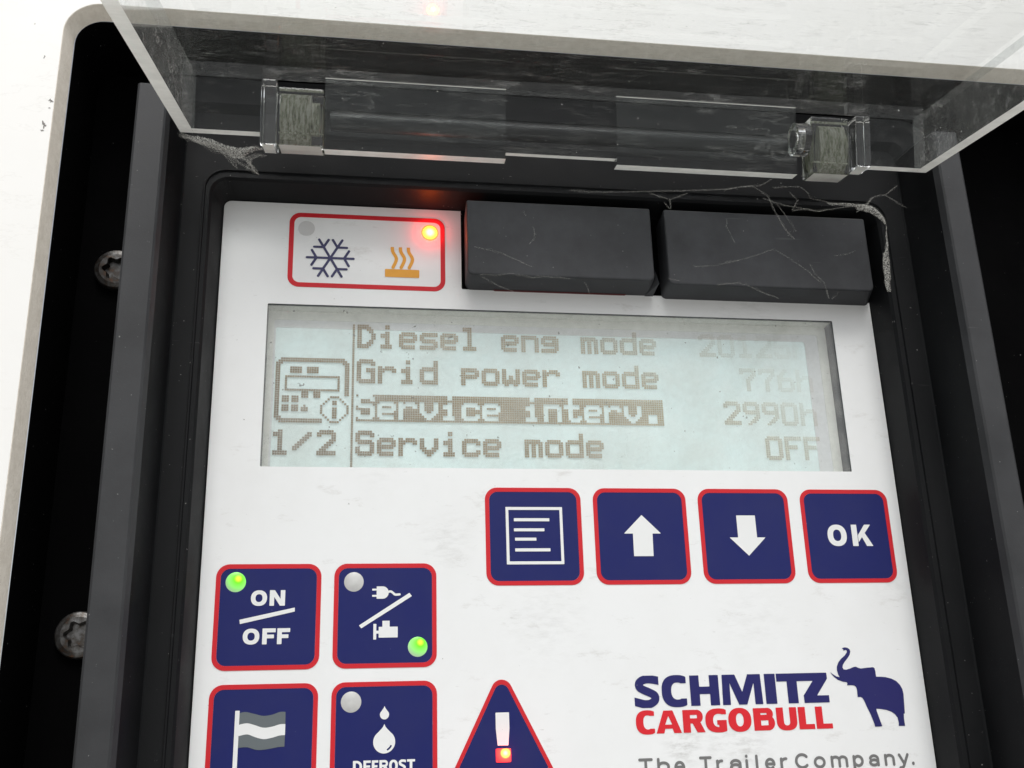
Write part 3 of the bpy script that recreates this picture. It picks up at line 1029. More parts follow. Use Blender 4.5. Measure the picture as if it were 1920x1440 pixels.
# flag
k = key(-52.52, 38.03, 'navy key with a waving flag')
shape('flag_pole', lambda X, Y: d_box(X, Y, -47.62, 42.72, -46.82, 54.5), (-48, 42.4, -46.4, 54.9), WP, M['white'], k)
F1 = smooth_pts([(-46.82, 43.16), (-45.75, 42.98), (-44.11, 43.36), (-42.48, 43.75), (-40.86, 43.57), (-39.52, 43.13), (-38.45, 43.12)], 4)
F2 = smooth_pts([(-46.82, 45.21), (-45.38, 44.99), (-44.02, 45.34), (-42.38, 45.85), (-40.77, 45.70), (-39.44, 45.33), (-38.4, 45.30)], 4)
F3 = smooth_pts([(-46.82, 47.22), (-45.28, 46.95), (-43.92, 47.43), (-42.29, 47.87), (-40.69, 47.65), (-39.36, 47.3), (-38.4, 47.27)], 4)
F4 = smooth_pts([(-46.82, 49.29), (-45.17, 49.21), (-43.28, 49.75), (-41.15, 49.6), (-39.6, 49.35), (-38.42, 49.3)], 4)
shape('flag_stripe', lambda X, Y: d_poly(X, Y, F1 + F2[::-1]), (-47, 42.6, -38, 46.2), WP, M['flaggrey'], k)['label'] = 'dark grey upper stripe of the flag'
shape('flag_stripe', lambda X, Y: d_poly(X, Y, F2 + F3[::-1]), (-47, 44.6, -38, 48.2), WP, M['white'], k)['label'] = 'white middle stripe of the flag'
shape('flag_stripe', lambda X, Y: d_poly(X, Y, F3 + F4[::-1]), (-47, 46.6, -38, 50.2), WP, M['flaggrey'], k)['label'] = 'dark grey lower stripe of the flag'

# defrost
k = key(-30.04, 38.03, 'navy key with water drops lettered DEFROST')
def drop(X, Y, x, top, bot, r):
    cy = bot - r
    al = math.degrees(math.acos(min(0.95, r / (cy - top)))) - 14
    arc_ = [(x + r * math.sin(a), cy - r * math.cos(a)) for a in [math.radians(al + (360 - 2 * al) * q / 40) for q in range(41)]]
    e0 = arc_[0]
    side = smooth_pts([(x, top), (x + (e0[0] - x) * .26, top + (e0[1] - top) * .40), e0], 5)[:-1]
    P = side + arc_ + [(2 * x - a, b) for a, b in side[:0:-1]]
    return d_poly(X, Y, P)
shape('drop_symbol', lambda X, Y: drop(X, Y, -20.03, 42.45, 44.95, 0.86), (-21.3, 42.2, -18.8, 45.2), WP, M['white'], k, 0.05)
shape('drop_symbol', lambda X, Y: np.maximum(drop(X, Y, -20.04, 45.75, 51.05, 2.06), -d_path(X, Y, arc(-20.1, 49.0, 1.5, 1.55, 28, 62, 6), 0.16)), (-22.4, 45.5, -17.6, 51.3), WP, M['white'], k, 0.05)
xs = [-25.78, -24.08, -23.85, -22.5, -22.3, -21.1, -20.9, -19.2, -19.1, -17.45, -17.35, -15.9, -15.75, -14.25]
lettering('key_lettering', [(c, xs[2 * i], xs[2 * i + 1]) for i, c in enumerate('DEFROST')], 52.2, 54.3, 0.5, WP, M['white'], k, 0.05)
dome('indicator_light', -26.34, 41.66, 1.92, -0.08, M['lens'], k, label='unlit grey indicator light')

# warning triangle
def tri(r, top, x=2.52, base=56.5, sl=0.505):
    """rounded triangle outline: apex circle of radius r touching 'top', sides of slope sl"""
    a = math.atan(sl)
    P = [(x + r * math.cos(q), top + r - r * math.sin(q)) for q in [a + (math.pi - 2 * a) * i / 14 for i in range(15)]]
    L = []
    for sgn in (-1, 1):
        e = P[-1] if sgn < 0 else P[0]
        bx = e[0] + sgn * sl * (base - 1.2 - e[1])
        L.append((bx, base - 1.2))
    (lx, ly), (rx, ry) = L
    low = [(lx + .1, base - .5), (lx + .8, base), (rx - .8, base), (rx - .1, base - .5)]
    return [P[0]] + P[1:] + [(lx, ly)] + low + [(rx, ry)]
to, ti = tri(2.05, 38.15), tri(1.45, 39.07, base=55.6)
wk = part(ring_plate('warning_key', to, ti, -0.10, 0.0, M['red']), 'triangular red edged alarm key with an exclamation mark')
slab_obj('key_face', [(2.52 + (u - 2.52) * .995, v + (.03 if v < 50 else -.03)) for u, v in ti], -0.06, 0.0, M['navy'], wk)
shape('exclamation_bar', lambda X, Y: d_poly(X, Y, [(1.2, 44.26), (3.82, 44.25), (3.84, 47.18), (3.55, 50.29), (1.48, 50.27), (1.19, 47.25)]), (1, 44, 4.1, 50.6), WP, M['white'], wk)
o = slab_obj('exclamation_dot', rrect(1.1, 50.84, 3.98, 53.3, 0.15), WP - .05, -0.1,
             mat_led('lit_red_dot', (0.5, 0.03, 0.04), ((0.0, (1.0, 0.75, 0.25)), (0.14, (1.0, 0.42, 0.05)), (0.27, (0.8, 0.03, 0.02)), (0.5, (0.25, 0.006, 0.008)), (1.0, (0.08, 0.002, 0.003))), 4.0, W(2.95, 51.65, -0.3)), wk)
o['label'] = 'dot of the exclamation mark lit red'
glow('alarm_glow', 3.0, 51.7, -1.0, 0.0005, (1.0, 0.02, 0.04), wk)

# heating / cooling indicator box
box = part(ring_plate('indicator_panel', rrect(-41.47, -60.94, -7.72, -43.43, 2.4, 8), rrect(-40.45, -59.95, -8.72, -44.45, 1.5, 8), -0.1, 0.0, M['red']), 'red outlined box with snowflake and heat symbols')
def f(X, Y):
    cx, cy, d = -32.56, -50.38, None
    for k_ in range(6):
        a = math.radians(60 * k_)
        R1 = lambda r, b: (cx + r * math.cos(a) - b * math.sin(a), cy + r * math.sin(a) + b * math.cos(a))
        for q in ((R1(0, 0), R1(4.95, 0)), (R1(2.95, 0), R1(3.95, 1.75)), (R1(2.95, 0), R1(3.95, -1.75))):
            s = d_seg(X, Y, *q, 0.27)
            d = s if d is None else np.minimum(d, s)
    return d
shape('snowflake_symbol', f, (-38.2, -56, -27, -45), -0.1, M['indigo'], box, 0.06)
def f(X, Y):
    d = d_rbox(X, Y, -20.82, -48.3, -13.38, -46.42, 0.2)
    for x in (0, 1.76, 3.5):
        d = union(d, np.maximum(d_path(X, Y, smooth_pts([(-19.27 + x, -53.9), (-19.17 + x, -52.5), (-18.36 + x, -50.75), (-19.08 + x, -48.75)], 5), 0.36), -53.58 - Y))
    return d
shape('heat_symbol', f, (-21.2, -54.2, -13, -46), -0.1, M['amber'], box, 0.06)
slab_obj('indicator_light', [(-37.82 + 1.78 * math.cos(2 * math.pi * i / 32), -57.25 + 1.78 * math.sin(2 * math.pi * i / 32)) for i in range(32)], -0.06, 0.0, M['dimlens'], box)['label'] = 'unlit indicator light under the film'
dome('indicator_light', -11.04, -57.45, 1.9, -0.05, mat_led('lit_red_lamp', (0.6, 0.2, 0.15), RED_STOPS, 24.0, W(-11.04, -57.45, -0.3)), box, 0.25, 'lit red indicator light')
glow('heat_glow', -11.04, -57.45, -1.1, 0.0017, (1.0, 0.02, 0.015), box)

# printed maker's mark
def f(X, Y):
    Q = lambda c, a, b, st, k=0.74, y0=38.13, y1=43.95: glyph(c, X, Y, a, b, y0, y1, st, k)
    return union(Q('S', 28.92, 34.2, 1.85, 0.80, 37.98, 44.12), Q('C', 34.55, 39.62, 1.95, 0.74, 37.98, 44.12), Q('H', 40.41, 46.39, 1.92), Q('M', 47.0, 55.4, 1.85), Q('I', 56.06, 58.37, 2.0),
                 d_box(X, Y, 58.61, 38.13, 69.2, 39.68), d_box(X, Y, 60.76, 38.13, 62.91, 43.95),
                 d_poly(X, Y, [(66.0, 38.3), (69.45, 38.13), (69.5, 39.3), (66.95, 42.55), (69.5, 42.55), (69.5, 43.95), (64.15, 43.95), (64.1, 42.5), (66.4, 39.6)]))
logo = part(shape('maker_mark', f, (28.6, 37.6, 70, 44.6), -0.08, M['logoblue'], None, 0.07), 'heavy navy and red lettering with an elephant emblem')
wd2 = [('C', 28.9, 32.66), ('A', 32.93, 38.09), ('R', 38.45, 42.84), ('G', 43.05, 47.42), ('O', 47.79, 52.56), ('B', 53.05, 57.44), ('U', 57.85, 62.15), ('L', 62.5, 65.8), ('L', 66.15, 69.58)]
shape('red_lettering', lambda X, Y: union(*[glyph(c, X, Y, a, b, 44.55 if c in 'CGO' else 44.7, 49.1 if c in 'CGOU' else 48.97, 1.6 if c in 'OG' else 1.5, 0.64) for c, a, b in wd2]), (28.7, 44.2, 70, 49.5), -0.08, M['logored'], logo, 0.06)
EL = [(73.5, 33.34), (74.11, 33.19), (74.68, 33.26), (75.15, 33.6), (75.26, 34.07), (74.99, 34.74), (74.38, 35.46), (73.71, 36.11), (73.31, 36.63), (73.13, 37.16), (73.3, 37.56), (73.87, 37.64), (74.77, 37.43), (75.54, 37.14), (76.05, 37.08), (76.46, 37.29), (77.09, 37.47), (78.43, 37.33), (79.83, 37.25), (80.09, 37.49), (80.19, 38.09), (80.21, 39.15), (81.09, 39.17), (82.24, 39.27), (83.51, 39.61), (84.47, 40.1), (85.16, 40.84), (85.57, 41.7), (85.68, 42.69), (85.54, 44.52), (85.39, 46.48), (85.12, 46.53), (85.06, 47.63), (85.08, 48.9), (83.68, 48.86), (83.8, 48.25), (83.67, 47.21), (83.19, 46.55), (82.54, 46.08), (81.57, 45.73), (80.44, 45.51), (79.33, 45.42), (79.37, 45.94), (79.74, 47.37), (80.13, 48.8), (79.66, 48.89), (78.58, 48.88), (78.51, 48.37), (77.98, 46.55), (77.34, 44.98), (76.93, 43.8), (76.64, 43.27), (76.31, 43.08), (75.62, 43.06), (75.65, 42.6), (75.65, 41.55), (75.57, 41.09), (75.18, 40.78), (74.61, 40.72), (73.6, 40.72), (73.78, 40.4), (73.68, 40.1), (72.83, 39.99), (71.86, 39.64), (71.08, 39.03), (70.58, 38.43), (70.32, 38.0), (70.86, 38.46), (71.53, 38.91), (72.29, 39.12), (72.01, 38.53), (71.84, 37.66), (71.92, 37.01), (72.32, 36.22), (72.99, 35.5), (73.96, 34.79), (74.48, 34.19), (74.53, 33.86), (74.26, 33.7), (73.8, 33.85), (73.76, 33.58)]
shape('elephant_emblem', lambda X, Y: d_poly(X, Y, EL), (70, 32.8, 86, 49.2), -0.08, M['logoblue'], logo, 0.06)
SL = [('T', 120, 207), ('h', 232, 308), ('e', 335, 400), ('T', 488, 565), ('r', 590, 634), ('a', 672, 745), ('i', 770, 785), ('l', 832, 847), ('e', 890, 955), ('r', 985, 1032), ('C', 1078, 1160), ('o', 1195, 1270), ('m', 1303, 1412), ('p', 1443, 1512), ('a', 1545, 1612), ('n', 1645, 1712), ('y', 1735, 1805), ('.', 1820, 1838)]
def f(X, Y):
    d, st = None, 0.27
    for ch, a, b in SL:
        a, b = 28.89 + (a - 120) * 0.03328 + st, 28.89 + (b - 120) * 0.03328 - st
        mx = max(p[0] for s in PEN[ch] for p in s) or 1.0
        for s in PEN[ch]:
            pts = [(a + p[0] / mx * max(b - a, 0), 54.38 + p[1] * 1.76) for p in s]
            q = d_path(X, Y, pts, st)
            d = q if d is None else np.minimum(d, q)
    return d
shape('slogan', f, (28.6, 53, 86.6, 57.6), -0.08, M['grey'], logo, 0.06)

# ------------------------------------------------------------------ black rubber port covers
def cover(u0, u1, v0, v1, du0, du1, label):
    """block with slightly drafted sides; face 8 mm in front of the keypad"""
    bm = bmesh.new()
    base, face = rrect(u0 + du0, v0 - .3, u1 + du1, v1, 1.2, 6), rrect(u0, v0, u1, v1 - .1, [.4, .4, 1.3, 1.3], 6)
    n = len(base)
    cu, cv = (u0 + u1) / 2, (v0 + v1) / 2
    shr = lambda d: [(cu + (u - cu) * (1 - d / (u1 - u0) * 2), cv + (v - cv) * (1 - d / (v1 - v0) * 2)) for u, v in face]
    rings = [[bm.verts.new(W(u, v, w)) for u, v in pts] for pts, w in ((base, 0.3), (face, -7.6), (shr(.06), -7.82), (shr(.18), -7.96), (shr(.4), -8.02))]
    for a, b in zip(rings, rings[1:]):
        for i in range(n):
            bm.faces.new((a[i], b[i], b[(i + 1) % n], a[(i + 1) % n]))
    bm.faces.new(rings[-1])
    return part(from_bm('port_cover', bm, M['block']), label)
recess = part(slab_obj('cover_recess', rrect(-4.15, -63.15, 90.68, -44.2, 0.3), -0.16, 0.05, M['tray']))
c1_ = cover(-3.75, 37.2, -61.75, -44.1, 0.35, 1.2, 'plain black rubber cover next to the indicator box')
c2_ = cover(40.35, 87.9, -61.7, -43.5, 0.45, 2.6, 'black rubber cover strung with cobweb')
slab_obj('cover_red_strip', rrect(2.5, -60, 33, -43.95, 0.8), -0.5, 0.0, M['redstrip'], c1_)  # thin dark red strip showing below the left cover
bm = bmesh.new()
q = [W(37.55, -46.6, -7.6), W(38.75, -43.9, -0.2), W(36.9, -43.9, -0.2), W(38.3, -44.0, -7.2)]
vs = [bm.verts.new(p) for p in q]
for t_ in ((0, 1, 2), (0, 2, 3), (0, 3, 1), (1, 3, 2)):
    bm.faces.new([vs[i] for i in t_])
from_bm('cover_tab', bm, M['block'], c1_)

# ------------------------------------------------------------------ clear lid, swung open on its hinge
ang = math.radians(12.0)
LO = np.array([0.0, -67.3, -20.0])
la = np.array([1.0, 0, 0])
lo = np.array([-0.055, math.sin(ang), -math.cos(ang)])
lo /= np.linalg.norm(lo)
le = np.array([0, -math.cos(ang), -math.sin(ang)])
def LP(x, y, z):
    p = LO + x * la + y * lo + z * le
    return W(*p)
def lbox(bm, x0, x1, y0, y1, z0, z1, rim=()):
    """box in the lid's own axes (x along the hinge, y outwards, z from the rim to the plate); rim: sides coloured pale as edge light"""
    v = [bm.verts.new(LP(x, y, z)) for x in (x0, x1) for y in (y0, y1) for z in (z0, z1)]
    F = {'x0': (0, 1, 3, 2), 'x1': (4, 6, 7, 5), 'y0': (0, 4, 5, 1), 'y1': (2, 3, 7, 6), 'z0': (0, 2, 6, 4), 'z1': (1, 5, 7, 3)}
    for s, q in F.items():
        bm.faces.new([v[i] for i in q]).material_index = 1 if s in rim else 0
XL, XR, TH, HH, LEN = -62.2, 97.4, 2.6, 12.0, 150.0
bm = bmesh.new()
lbox(bm, XL, XR, 0.02, LEN, HH, HH + 3.0)
lid = part(from_bm('lid', bm, None, mats=[M['plate'], M['frost']]), 'scratched clear acrylic lid standing open')
def lidpart(name, boxes, mats=None, label=None):
    bm = bmesh.new()
    for b in boxes:
        lbox(bm, *b)
    o = from_bm(name, bm, None, lid, mats=mats or [M['plate'], M['frost']])
    if label:
        o['label'] = label
    return o
lidpart('side_wall', [(XL, XL + TH, 0, LEN, 0, HH - .02, ('z0',))], [M['side'], M['frost']])
lidpart('side_wall', [(XR - TH, XR, 0, LEN, 0, HH - .02, ('z0',))], [M['side'], M['frost']])
lidpart('end_wall', [(XL + TH + .02, -46.4, 0, TH, 0, HH - .02, ('z0',)), (83.3, XR - TH - .02, 0, TH, 0, HH - .02, ('z0',)), (-33.8, 66.3, 0, TH, 0, HH - .02, ())], [M['flap'], M['frost']])
lidpart('far_end_wall', [(XL + TH + .02, XR - TH - .02, LEN - TH, LEN, 0, HH - .02, ('z0',))])
lidpart('hinge_flap', [(-33.8, 3.0, -.3, TH + .3, -2.9, -0.05, ('z0',)), (-33.8, 3.0, TH + .02, TH + .45, 0, HH + -.1, ('z1',))], [M['flap'], M['frost']], label='wide clear hinge flap beside the left knuckle')
lidpart('hinge_flap', [(3.05, 26.4, .5, TH - .3, -1.4, -.05, ('z0',))], [M['flap'], M['frost']], label='short thin hinge flap in the middle')
lidpart('hinge_flap', [(26.45, 66.2, -.3, TH + .3, -2.9, -0.05, ('z0',)), (26.45, 66.2, TH + .02, TH + .45, 0, HH + -.1, ('z1',))], [M['flap'], M['frost']], label='wide clear hinge flap beside the right knuckle')

def lid_cyl(bm, x0, x1, y, z, r, hole=0.0, n=28, depth=0.0, kz=1.0):
    def ring(x, rr):
        return [bm.verts.new(LP(x, y + rr * math.cos(a), z + rr * kz * math.sin(a))) for a in [2 * math.pi * i / n for i in range(n)]]
    rings = [ring(x1, r), ring(x0, r)]
    if hole:
        rings += [ring(x0, hole), ring(x0 + depth, hole)]
    for a, b in zip(rings, rings[1:]):
        for i in range(n):
            bm.faces.new((a[i], b[i], b[(i + 1) % n], a[(i + 1) % n]))
    bm.faces.new(rings[0][::-1])
    bm.faces.new(rings[-1])
# dark steel rod along the hinge line behind the end wall
bm = bmesh.new()
lid_cyl(bm, -33.0, 66.0, -3.2, 5.2, 2.0)
from_bm('hinge_rod', bm, M['rod'], lid, smooth=False)

def knuckle(x0, x1, xf0, xf1, flip, label):
    bm = bmesh.new()
    lbox(bm, x0, x1, -3.4, TH + .3, -2.3, 10.3 if flip else 9.6, ('z0',))
    lbox(bm, xf0, xf1, -3.0, TH + .6, -0.4 if flip else -2.5, HH - 1.0, ('z0',))
    bmesh.ops.bevel(bm, geom=bm.edges[:], offset=0.00045, segments=2, affect='EDGES', profile=0.6)
    o = from_bm('hinge_knuckle', bm, None, lid, mats=[M['glass'], M['frost']])
    o['label'] = label
    bm = bmesh.new()
    k0, k1 = x0 + .5 + (1.6 if flip else 0), x1 - .5 - (2.2 if not flip else 0)
    lid_cyl(bm, k0, k1, -0.5, 3.9, 2.6, kz=1.95)
    lid_cyl(bm, k1 + .02, k1 + (1.7 if not flip else .4), -0.5, 3.9, 2.2, kz=1.6)
    lbox(bm, x0 + .4, x1 - .3, 1.9, 2.3, 8.9, 9.35)  # this bar and the next stand in for bright highlights along the knuckle
    lbox(bm, x0 + .4, x1 - .3, 1.7, 2.1, 0.15, 0.45)
    g = from_bm('grime_and_highlight', bm, M['algae_and_highlight'], lid, smooth=False)
    g['label'] = 'green grime and added highlight bars inside the ' + ('right' if flip else 'left') + ' knuckle'
    return o
knuckle(-43.2, -33.95, -46.4, -43.3, False, 'clear knuckle at the left end of the hinge')
knuckle(69.7, 78.3, 79.8, 83.2, True, 'clear knuckle at the right end of the hinge')
bm = bmesh.new()
lid_cyl(bm, 66.6, 69.6, -0.2, 5.9, 3.6, 2.0, depth=2.0)
from_bm('knuckle_bush', bm, M['glass'], lid)
bm = bmesh.new()
lid_cyl(bm, 66.52, 66.58, -0.2, 5.9, 1.95)  # dark disc capping the bush opening, in place of the shade inside
from_bm('hole_shade_disc', bm, M['rod'], lid)

# ------------------------------------------------------------------ cobwebs and loose flecks
def strands(name, lines, label, r=0.055, extra=0, jit=0.35, sheets=()):
    vs, fs = [], []
    def tube(pts, rad):
        prev = None
        for i, p in enumerate(pts):
            a = Vector(pts[max(i - 1, 0)])
            b = Vector(pts[min(i + 1, len(pts) - 1)])
            d = (b - a).normalized() if (b - a).length > 0 else Vector((1, 0, 0))
            s = d.cross(Vector((0.2, 0.3, 1))).normalized()
            t2 = d.cross(s)
            k0 = len(vs)
            rr = rad * random.uniform(0.6, 1.5)
            for k_ in range(4):
                a_ = k_ * math.pi / 2
                q = Vector(p) + (s * math.cos(a_) + t2 * math.sin(a_)) * rr
                vs.append(W(*q))
            if prev is not None:
                for k_ in range(4):
                    fs.append((prev + k_, prev + (k_ + 1) % 4, k0 + (k_ + 1) % 4, k0 + k_))
            prev = k0
    for ln in lines:
        for e in range(1 + extra):
            pts = []
            for a, b in zip(ln, ln[1:]):
                nseg = max(2, int(math.dist(a, b) / 1.0))
                for i in range(nseg):
                    t_ = i / nseg
                    j = jit * (0.35 if e == 0 else 1.0)
                    pts.append(tuple(a[c] + (b[c] - a[c]) * t_ + random.gauss(0, j * (0.5 if c < 2 else .35)) * (1 if (i or e) else 0.3) for c in range(3)))
            pts.append(ln[-1])
            tube(pts, r * (1.0 if e == 0 else random.uniform(0.3, 0.7)))
    for up, lo_ in sheets:                              # matted patches of silk
        U, L_ = [], []
        for a, b in zip(up, up[1:]):
            U += [tuple(a[c] + (b[c] - a[c]) * t_ / 4 for c in range(3)) for t_ in range(4)]
        for a, b in zip(lo_, lo_[1:]):
            L_ += [tuple(a[c] + (b[c] - a[c]) * t_ / 4 for c in range(3)) for t_ in range(4)]
        rows = []
        for a, b in zip(U, L_):
            row = []
            for q in range(6):
                p = [a[c] + (b[c] - a[c]) * q / 5 + random.gauss(0, 0.07) for c in range(3)]
                p[2] -= 0.35 * math.sin(q / 5 * math.pi)
                row.append(len(vs))
                vs.append(W(*p))
            rows.append(row)
        for a, b in zip(rows, rows[1:]):
            for q in range(5):
                fs.append((a[q], a[q + 1], b[q + 1], b[q]))
    o = link(name, vs, fs, M['web'])
    tag(o, label, 'cobweb', 'cobwebs on the control unit')
    return o
WEBS = {
'L':[
 [ (-62.9,-68.0,-18.0),(-58.1,-66.3,-18.0),(-53.9,-65.7,-18.0),(-50.7,-64.9,-18.0),(-47.6,-66.0,-18.0),(-44.9,-65.4,-18.0) ],
 [ (-61.8,-67.5,-18.0),(-57.0,-65.9,-18.0),(-52.8,-64.6,-18.0),(-50.1,-63.3,-18.0),(-47.5,-64.3,-18.0),(-45.4,-64.2,-18.0) ],
 [ (-60.4,-68.0,-17.0),(-56.1,-65.6,-17.0),(-51.8,-64.2,-17.0),(-48.6,-63.6,-17.0),(-46.6,-64.9,-17.0) ],
 [ (-54.8,-66.5,-15.0),(-52.9,-64.5,-15.0),(-51.4,-62.6,-15.0) ],
 [ (-49.9,-66.1,-13.0),(-48.8,-64.4,-13.0),(-47.2,-62.5,-13.0) ],
 [ (-50.7,-66.3,-13.0),(-49.0,-64.9,-13.0),(-48.1,-63.2,-13.0) ],
 [ (-48.9,-65.3,-15.0),(-49.0,-63.7,-15.0),(-49.6,-62.5,-15.0) ],
 [ (-53.8,-67.2,-14.0),(-52.2,-65.3,-14.0),(-50.8,-64.2,-14.0),(-48.8,-63.1,-14.0),(-47.2,-62.2,-14.0) ],
 [ (-62.5,-68.4,-17.0),(-60.4,-67.5,-17.0),(-56.7,-67.0,-17.0),(-52.9,-65.5,-17.0) ],
],
'T':[
 [ (19.0,-64.7,-9.0),(25.2,-64.6,-9.0),(34.9,-65.3,-9.0),(47.3,-66.2,-9.0),(54.6,-66.9,-9.0),(57.7,-67.5,-9.0) ],
 [ (53.8,-65.7,-11.0),(57.9,-66.6,-11.0),(62.3,-67.1,-11.0),(65.7,-69.2,-11.0) ],
 [ (58.3,-67.2,-10.0),(60.9,-67.6,-10.0),(64.4,-65.1,-10.0),(65.8,-60.9,-10.0),(67.5,-57.0,-10.0),(69.5,-54.7,-10.0) ],
 [ (37.1,-65.0,-9.0),(41.7,-63.6,-9.0),(46.0,-65.5,-9.0) ],
 [ (41.7,-63.6,-9.0),(41.7,-61.3,-9.0) ],
 [ (40.3,-62.8,-9.0),(41.5,-61.3,-9.0) ],
 [ (65.9,-67.4,-10.0),(72.3,-68.0,-10.0),(74.1,-66.4,-10.0),(74.5,-65.1,-10.0),(77.7,-64.5,-10.0),(81.4,-63.8,-10.0),(84.6,-63.7,-10.0) ],
 [ (70.1,-67.0,-9.0),(71.8,-65.0,-9.0),(70.2,-62.3,-9.0),(73.4,-62.9,-9.0),(76.6,-62.4,-9.0),(78.5,-62.9,-9.0) ],
 [ (63.5,-65.1,-9.0),(68.4,-63.6,-9.0),(72.2,-63.1,-9.0),(75.9,-62.5,-9.0),(79.9,-63.2,-9.0),(85.2,-64.3,-9.0) ],
 [ (87.9,-63.9,-10.0),(89.4,-65.9,-10.0),(91.6,-66.8,-10.0),(92.9,-67.0,-10.0),(96.3,-69.6,-10.0) ],
 [ (89.4,-65.9,-10.0),(87.2,-63.6,-10.0),(85.1,-62.1,-10.0) ],
 [ (92.9,-66.9,-10.0),(97.7,-63.9,-10.0) ],
],
'C':[
 [ (83.0,-64.5,-8.3),(85.6,-65.0,-8.3),(88.2,-64.8,-8.3),(90.8,-64.4,-8.3),(92.1,-62.8,-8.3),(92.8,-61.1,-8.3) ],
 [ (83.7,-64.5,-8.0),(86.4,-64.7,-8.0),(89.6,-64.4,-8.0),(91.4,-63.2,-8.0),(92.4,-60.8,-8.0),(92.3,-57.8,-8.0) ],
 [ (92.5,-61.6,-8.0),(93.0,-59.2,-8.0),(92.2,-55.1,-8.0),(92.3,-52.5,-8.0),(91.2,-48.5,-8.0) ],
 [ (90.9,-64.0,-8.0),(92.5,-61.9,-8.0),(92.4,-56.5,-8.0),(90.9,-49.8,-8.0),(91.0,-43.9,-8.0) ],
 [ (84.3,-64.7,-8.2),(87.7,-65.1,-8.2),(90.6,-64.6,-8.2),(92.0,-63.4,-8.2) ],
],
'R':[
 [ (100.2,-58.2,-16.0),(100.1,-54.2,-16.0),(100.6,-50.3,-16.0),(100.6,-46.5,-16.0) ],
 [ (100.3,-56.9,-16.0),(100.9,-54.3,-16.0),(99.7,-49.0,-16.0),(100.3,-38.9,-16.0) ],
 [ (99.3,-54.2,-16.0),(100.4,-55.6,-16.0),(100.7,-51.6,-16.0),(100.9,-43.9,-16.0) ],
],
'B':[
 [ (8.7,-59.5,-8.1),(9.3,-58.4,-8.1) ],
 [ (10.7,-55.9,-8.1),(11.0,-54.3,-8.1),(10.6,-53.0,-8.1),(9.7,-51.7,-8.1) ],
 [ (-1.1,-44.1,-8.1),(2.3,-44.1,-8.1),(5.7,-44.7,-8.1),(10.3,-43.9,-8.1),(12.6,-44.3,-8.1),(18.4,-43.9,-8.1) ],
 [ (-0.6,-44.1,-7.0),(3.0,-42.2,-7.0),(6.4,-40.8,-7.0) ],
 [ (21.8,-44.6,-6.0),(22.6,-42.8,-6.0),(23.0,-41.3,-6.0) ],
 [ (-2.1,-50.6,-8.1),(3.6,-49.3,-8.1),(8.7,-47.0,-8.1),(10.4,-46.4,-8.1) ],
 [ (54.9,-60.0,-8.1),(54.6,-58.1,-8.1),(55.4,-56.1,-8.1),(56.2,-54.1,-8.1) ],
 [ (53.5,-49.2,-8.1),(57.3,-50.0,-8.1),(61.1,-51.3,-8.1),(65.3,-53.0,-8.1),(68.6,-50.9,-8.1),(72.0,-48.3,-8.1),(75.4,-45.2,-8.1) ],
 [ (51.2,-43.7,-8.1),(56.1,-44.4,-8.1),(57.9,-44.0,-8.1),(61.4,-42.3,-8.1),(64.9,-41.0,-8.1) ],
 [ (46.1,-47.9,-8.1),(51.0,-48.3,-8.1),(57.0,-49.9,-8.1) ],
 [ (79.4,-51.9,-8.1),(82.7,-52.5,-8.1),(84.6,-53.4,-8.1) ],
 [ (73.2,-49.8,-8.1),(74.4,-47.1,-8.1),(76.0,-45.2,-8.1),(76.8,-41.4,-8.1) ],
 [ (40.0,-44.8,-8.1),(42.7,-44.4,-8.1) ],
 [ (67.0,-64.6,-8.1),(68.6,-62.0,-8.1),(70.7,-58.1,-8.1),(68.6,-56.7,-8.1) ],
 [ (78.0,-41.9,-7.0),(80.9,-44.6,-7.0),(83.5,-45.3,-7.0),(84.8,-43.7,-7.0) ],
],

}
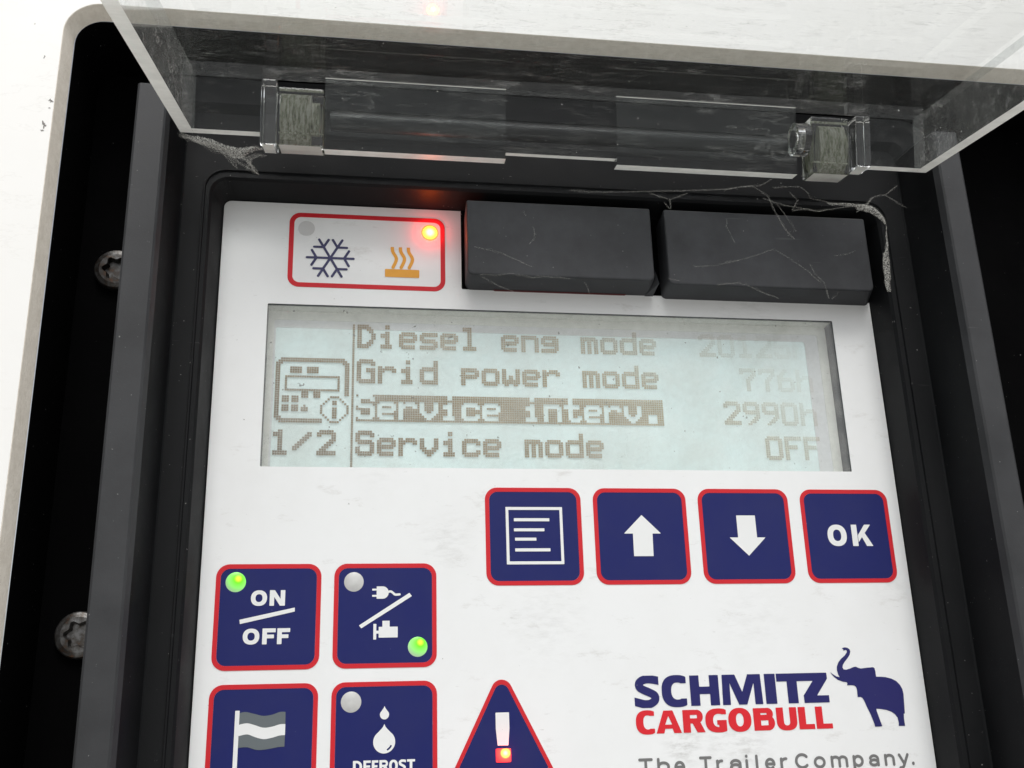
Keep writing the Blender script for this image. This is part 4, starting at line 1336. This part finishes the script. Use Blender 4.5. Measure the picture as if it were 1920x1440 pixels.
SHEETS = {
"C": [([(79.19,-65.08,-8.4),(80.37,-65.08,-8.4),(82.96,-65.15,-8.4),(85.35,-65.13,-8.4),(88.33,-65.08,-8.4),(90.08,-64.75,-8.4),(91.36,-63.87,-8.4),(92.35,-62.46,-8.4),(92.84,-61.44,-8.4),(92.83,-59.99,-8.4)],
 [(79.23,-64.71,-8.2),(80.38,-64.46,-8.2),(83.00,-64.76,-8.2),(85.36,-64.55,-8.2),(86.84,-63.75,-8.2),(88.59,-63.37,-8.2),(89.73,-62.95,-8.2),(90.84,-62.38,-8.2),(91.95,-61.08,-8.2),(92.79,-59.98,-8.2)]), ([(92.86,-60.01,-8.4),(92.56,-56.70,-8.4),(92.56,-54.03,-8.4),(92.44,-50.58,-8.4),(92.16,-47.94,-8.4),(91.74,-45.53,-8.4),(91.39,-42.53,-8.4)],
 [(92.82,-60.01,-8.2),(92.34,-56.78,-8.2),(91.84,-54.10,-8.2),(90.81,-51.41,-8.2),(90.89,-48.99,-8.2),(90.57,-45.57,-8.2),(90.91,-42.60,-8.2)])],
"L": [([(-62.64,-68.98,-17.0),(-60.37,-68.29,-17.0),(-58.33,-68.24,-17.0),(-56.79,-67.91,-17.0),(-55.22,-67.29,-17.0),(-53.65,-66.67,-17.0),(-52.51,-66.38,-17.0),(-51.07,-66.23,-17.0),(-49.55,-66.51,-17.0),(-47.81,-66.80,-17.0),(-46.97,-66.37,-17.0),(-45.42,-66.28,-17.0)],
 [(-62.80,-69.22,-16.0),(-60.46,-67.81,-16.0),(-58.37,-66.98,-16.0),(-56.81,-66.48,-16.0),(-55.26,-66.09,-16.0),(-54.22,-65.92,-16.0),(-52.93,-64.68,-16.0),(-51.68,-64.28,-16.0),(-50.66,-64.46,-16.0),(-49.08,-65.75,-16.0),(-47.25,-66.46,-16.0),(-45.50,-66.75,-16.0)])]}

strands('cobweb', WEBS['L'], 'thick dusty cobweb hanging under the left end of the clear lid', 0.018, 10, 0.6, SHEETS['L'])
strands('cobweb', WEBS['T'], 'thin cobweb threads stretched along the black rim above the right rubber cover', 0.014, 7, 0.3)
strands('cobweb', WEBS['C'], 'matted pale cobweb in the upper right corner of the keypad recess', 0.025, 6, 0.45, SHEETS['C'])
strands('cobweb', WEBS['R'], 'wispy cobweb threads on the inner slope of the right-hand ridge', 0.018, 4, 0.4)
strands('cobweb', WEBS['B'], 'broken cobweb threads lying across the faces of both rubber covers', 0.014, 4, 0.32)
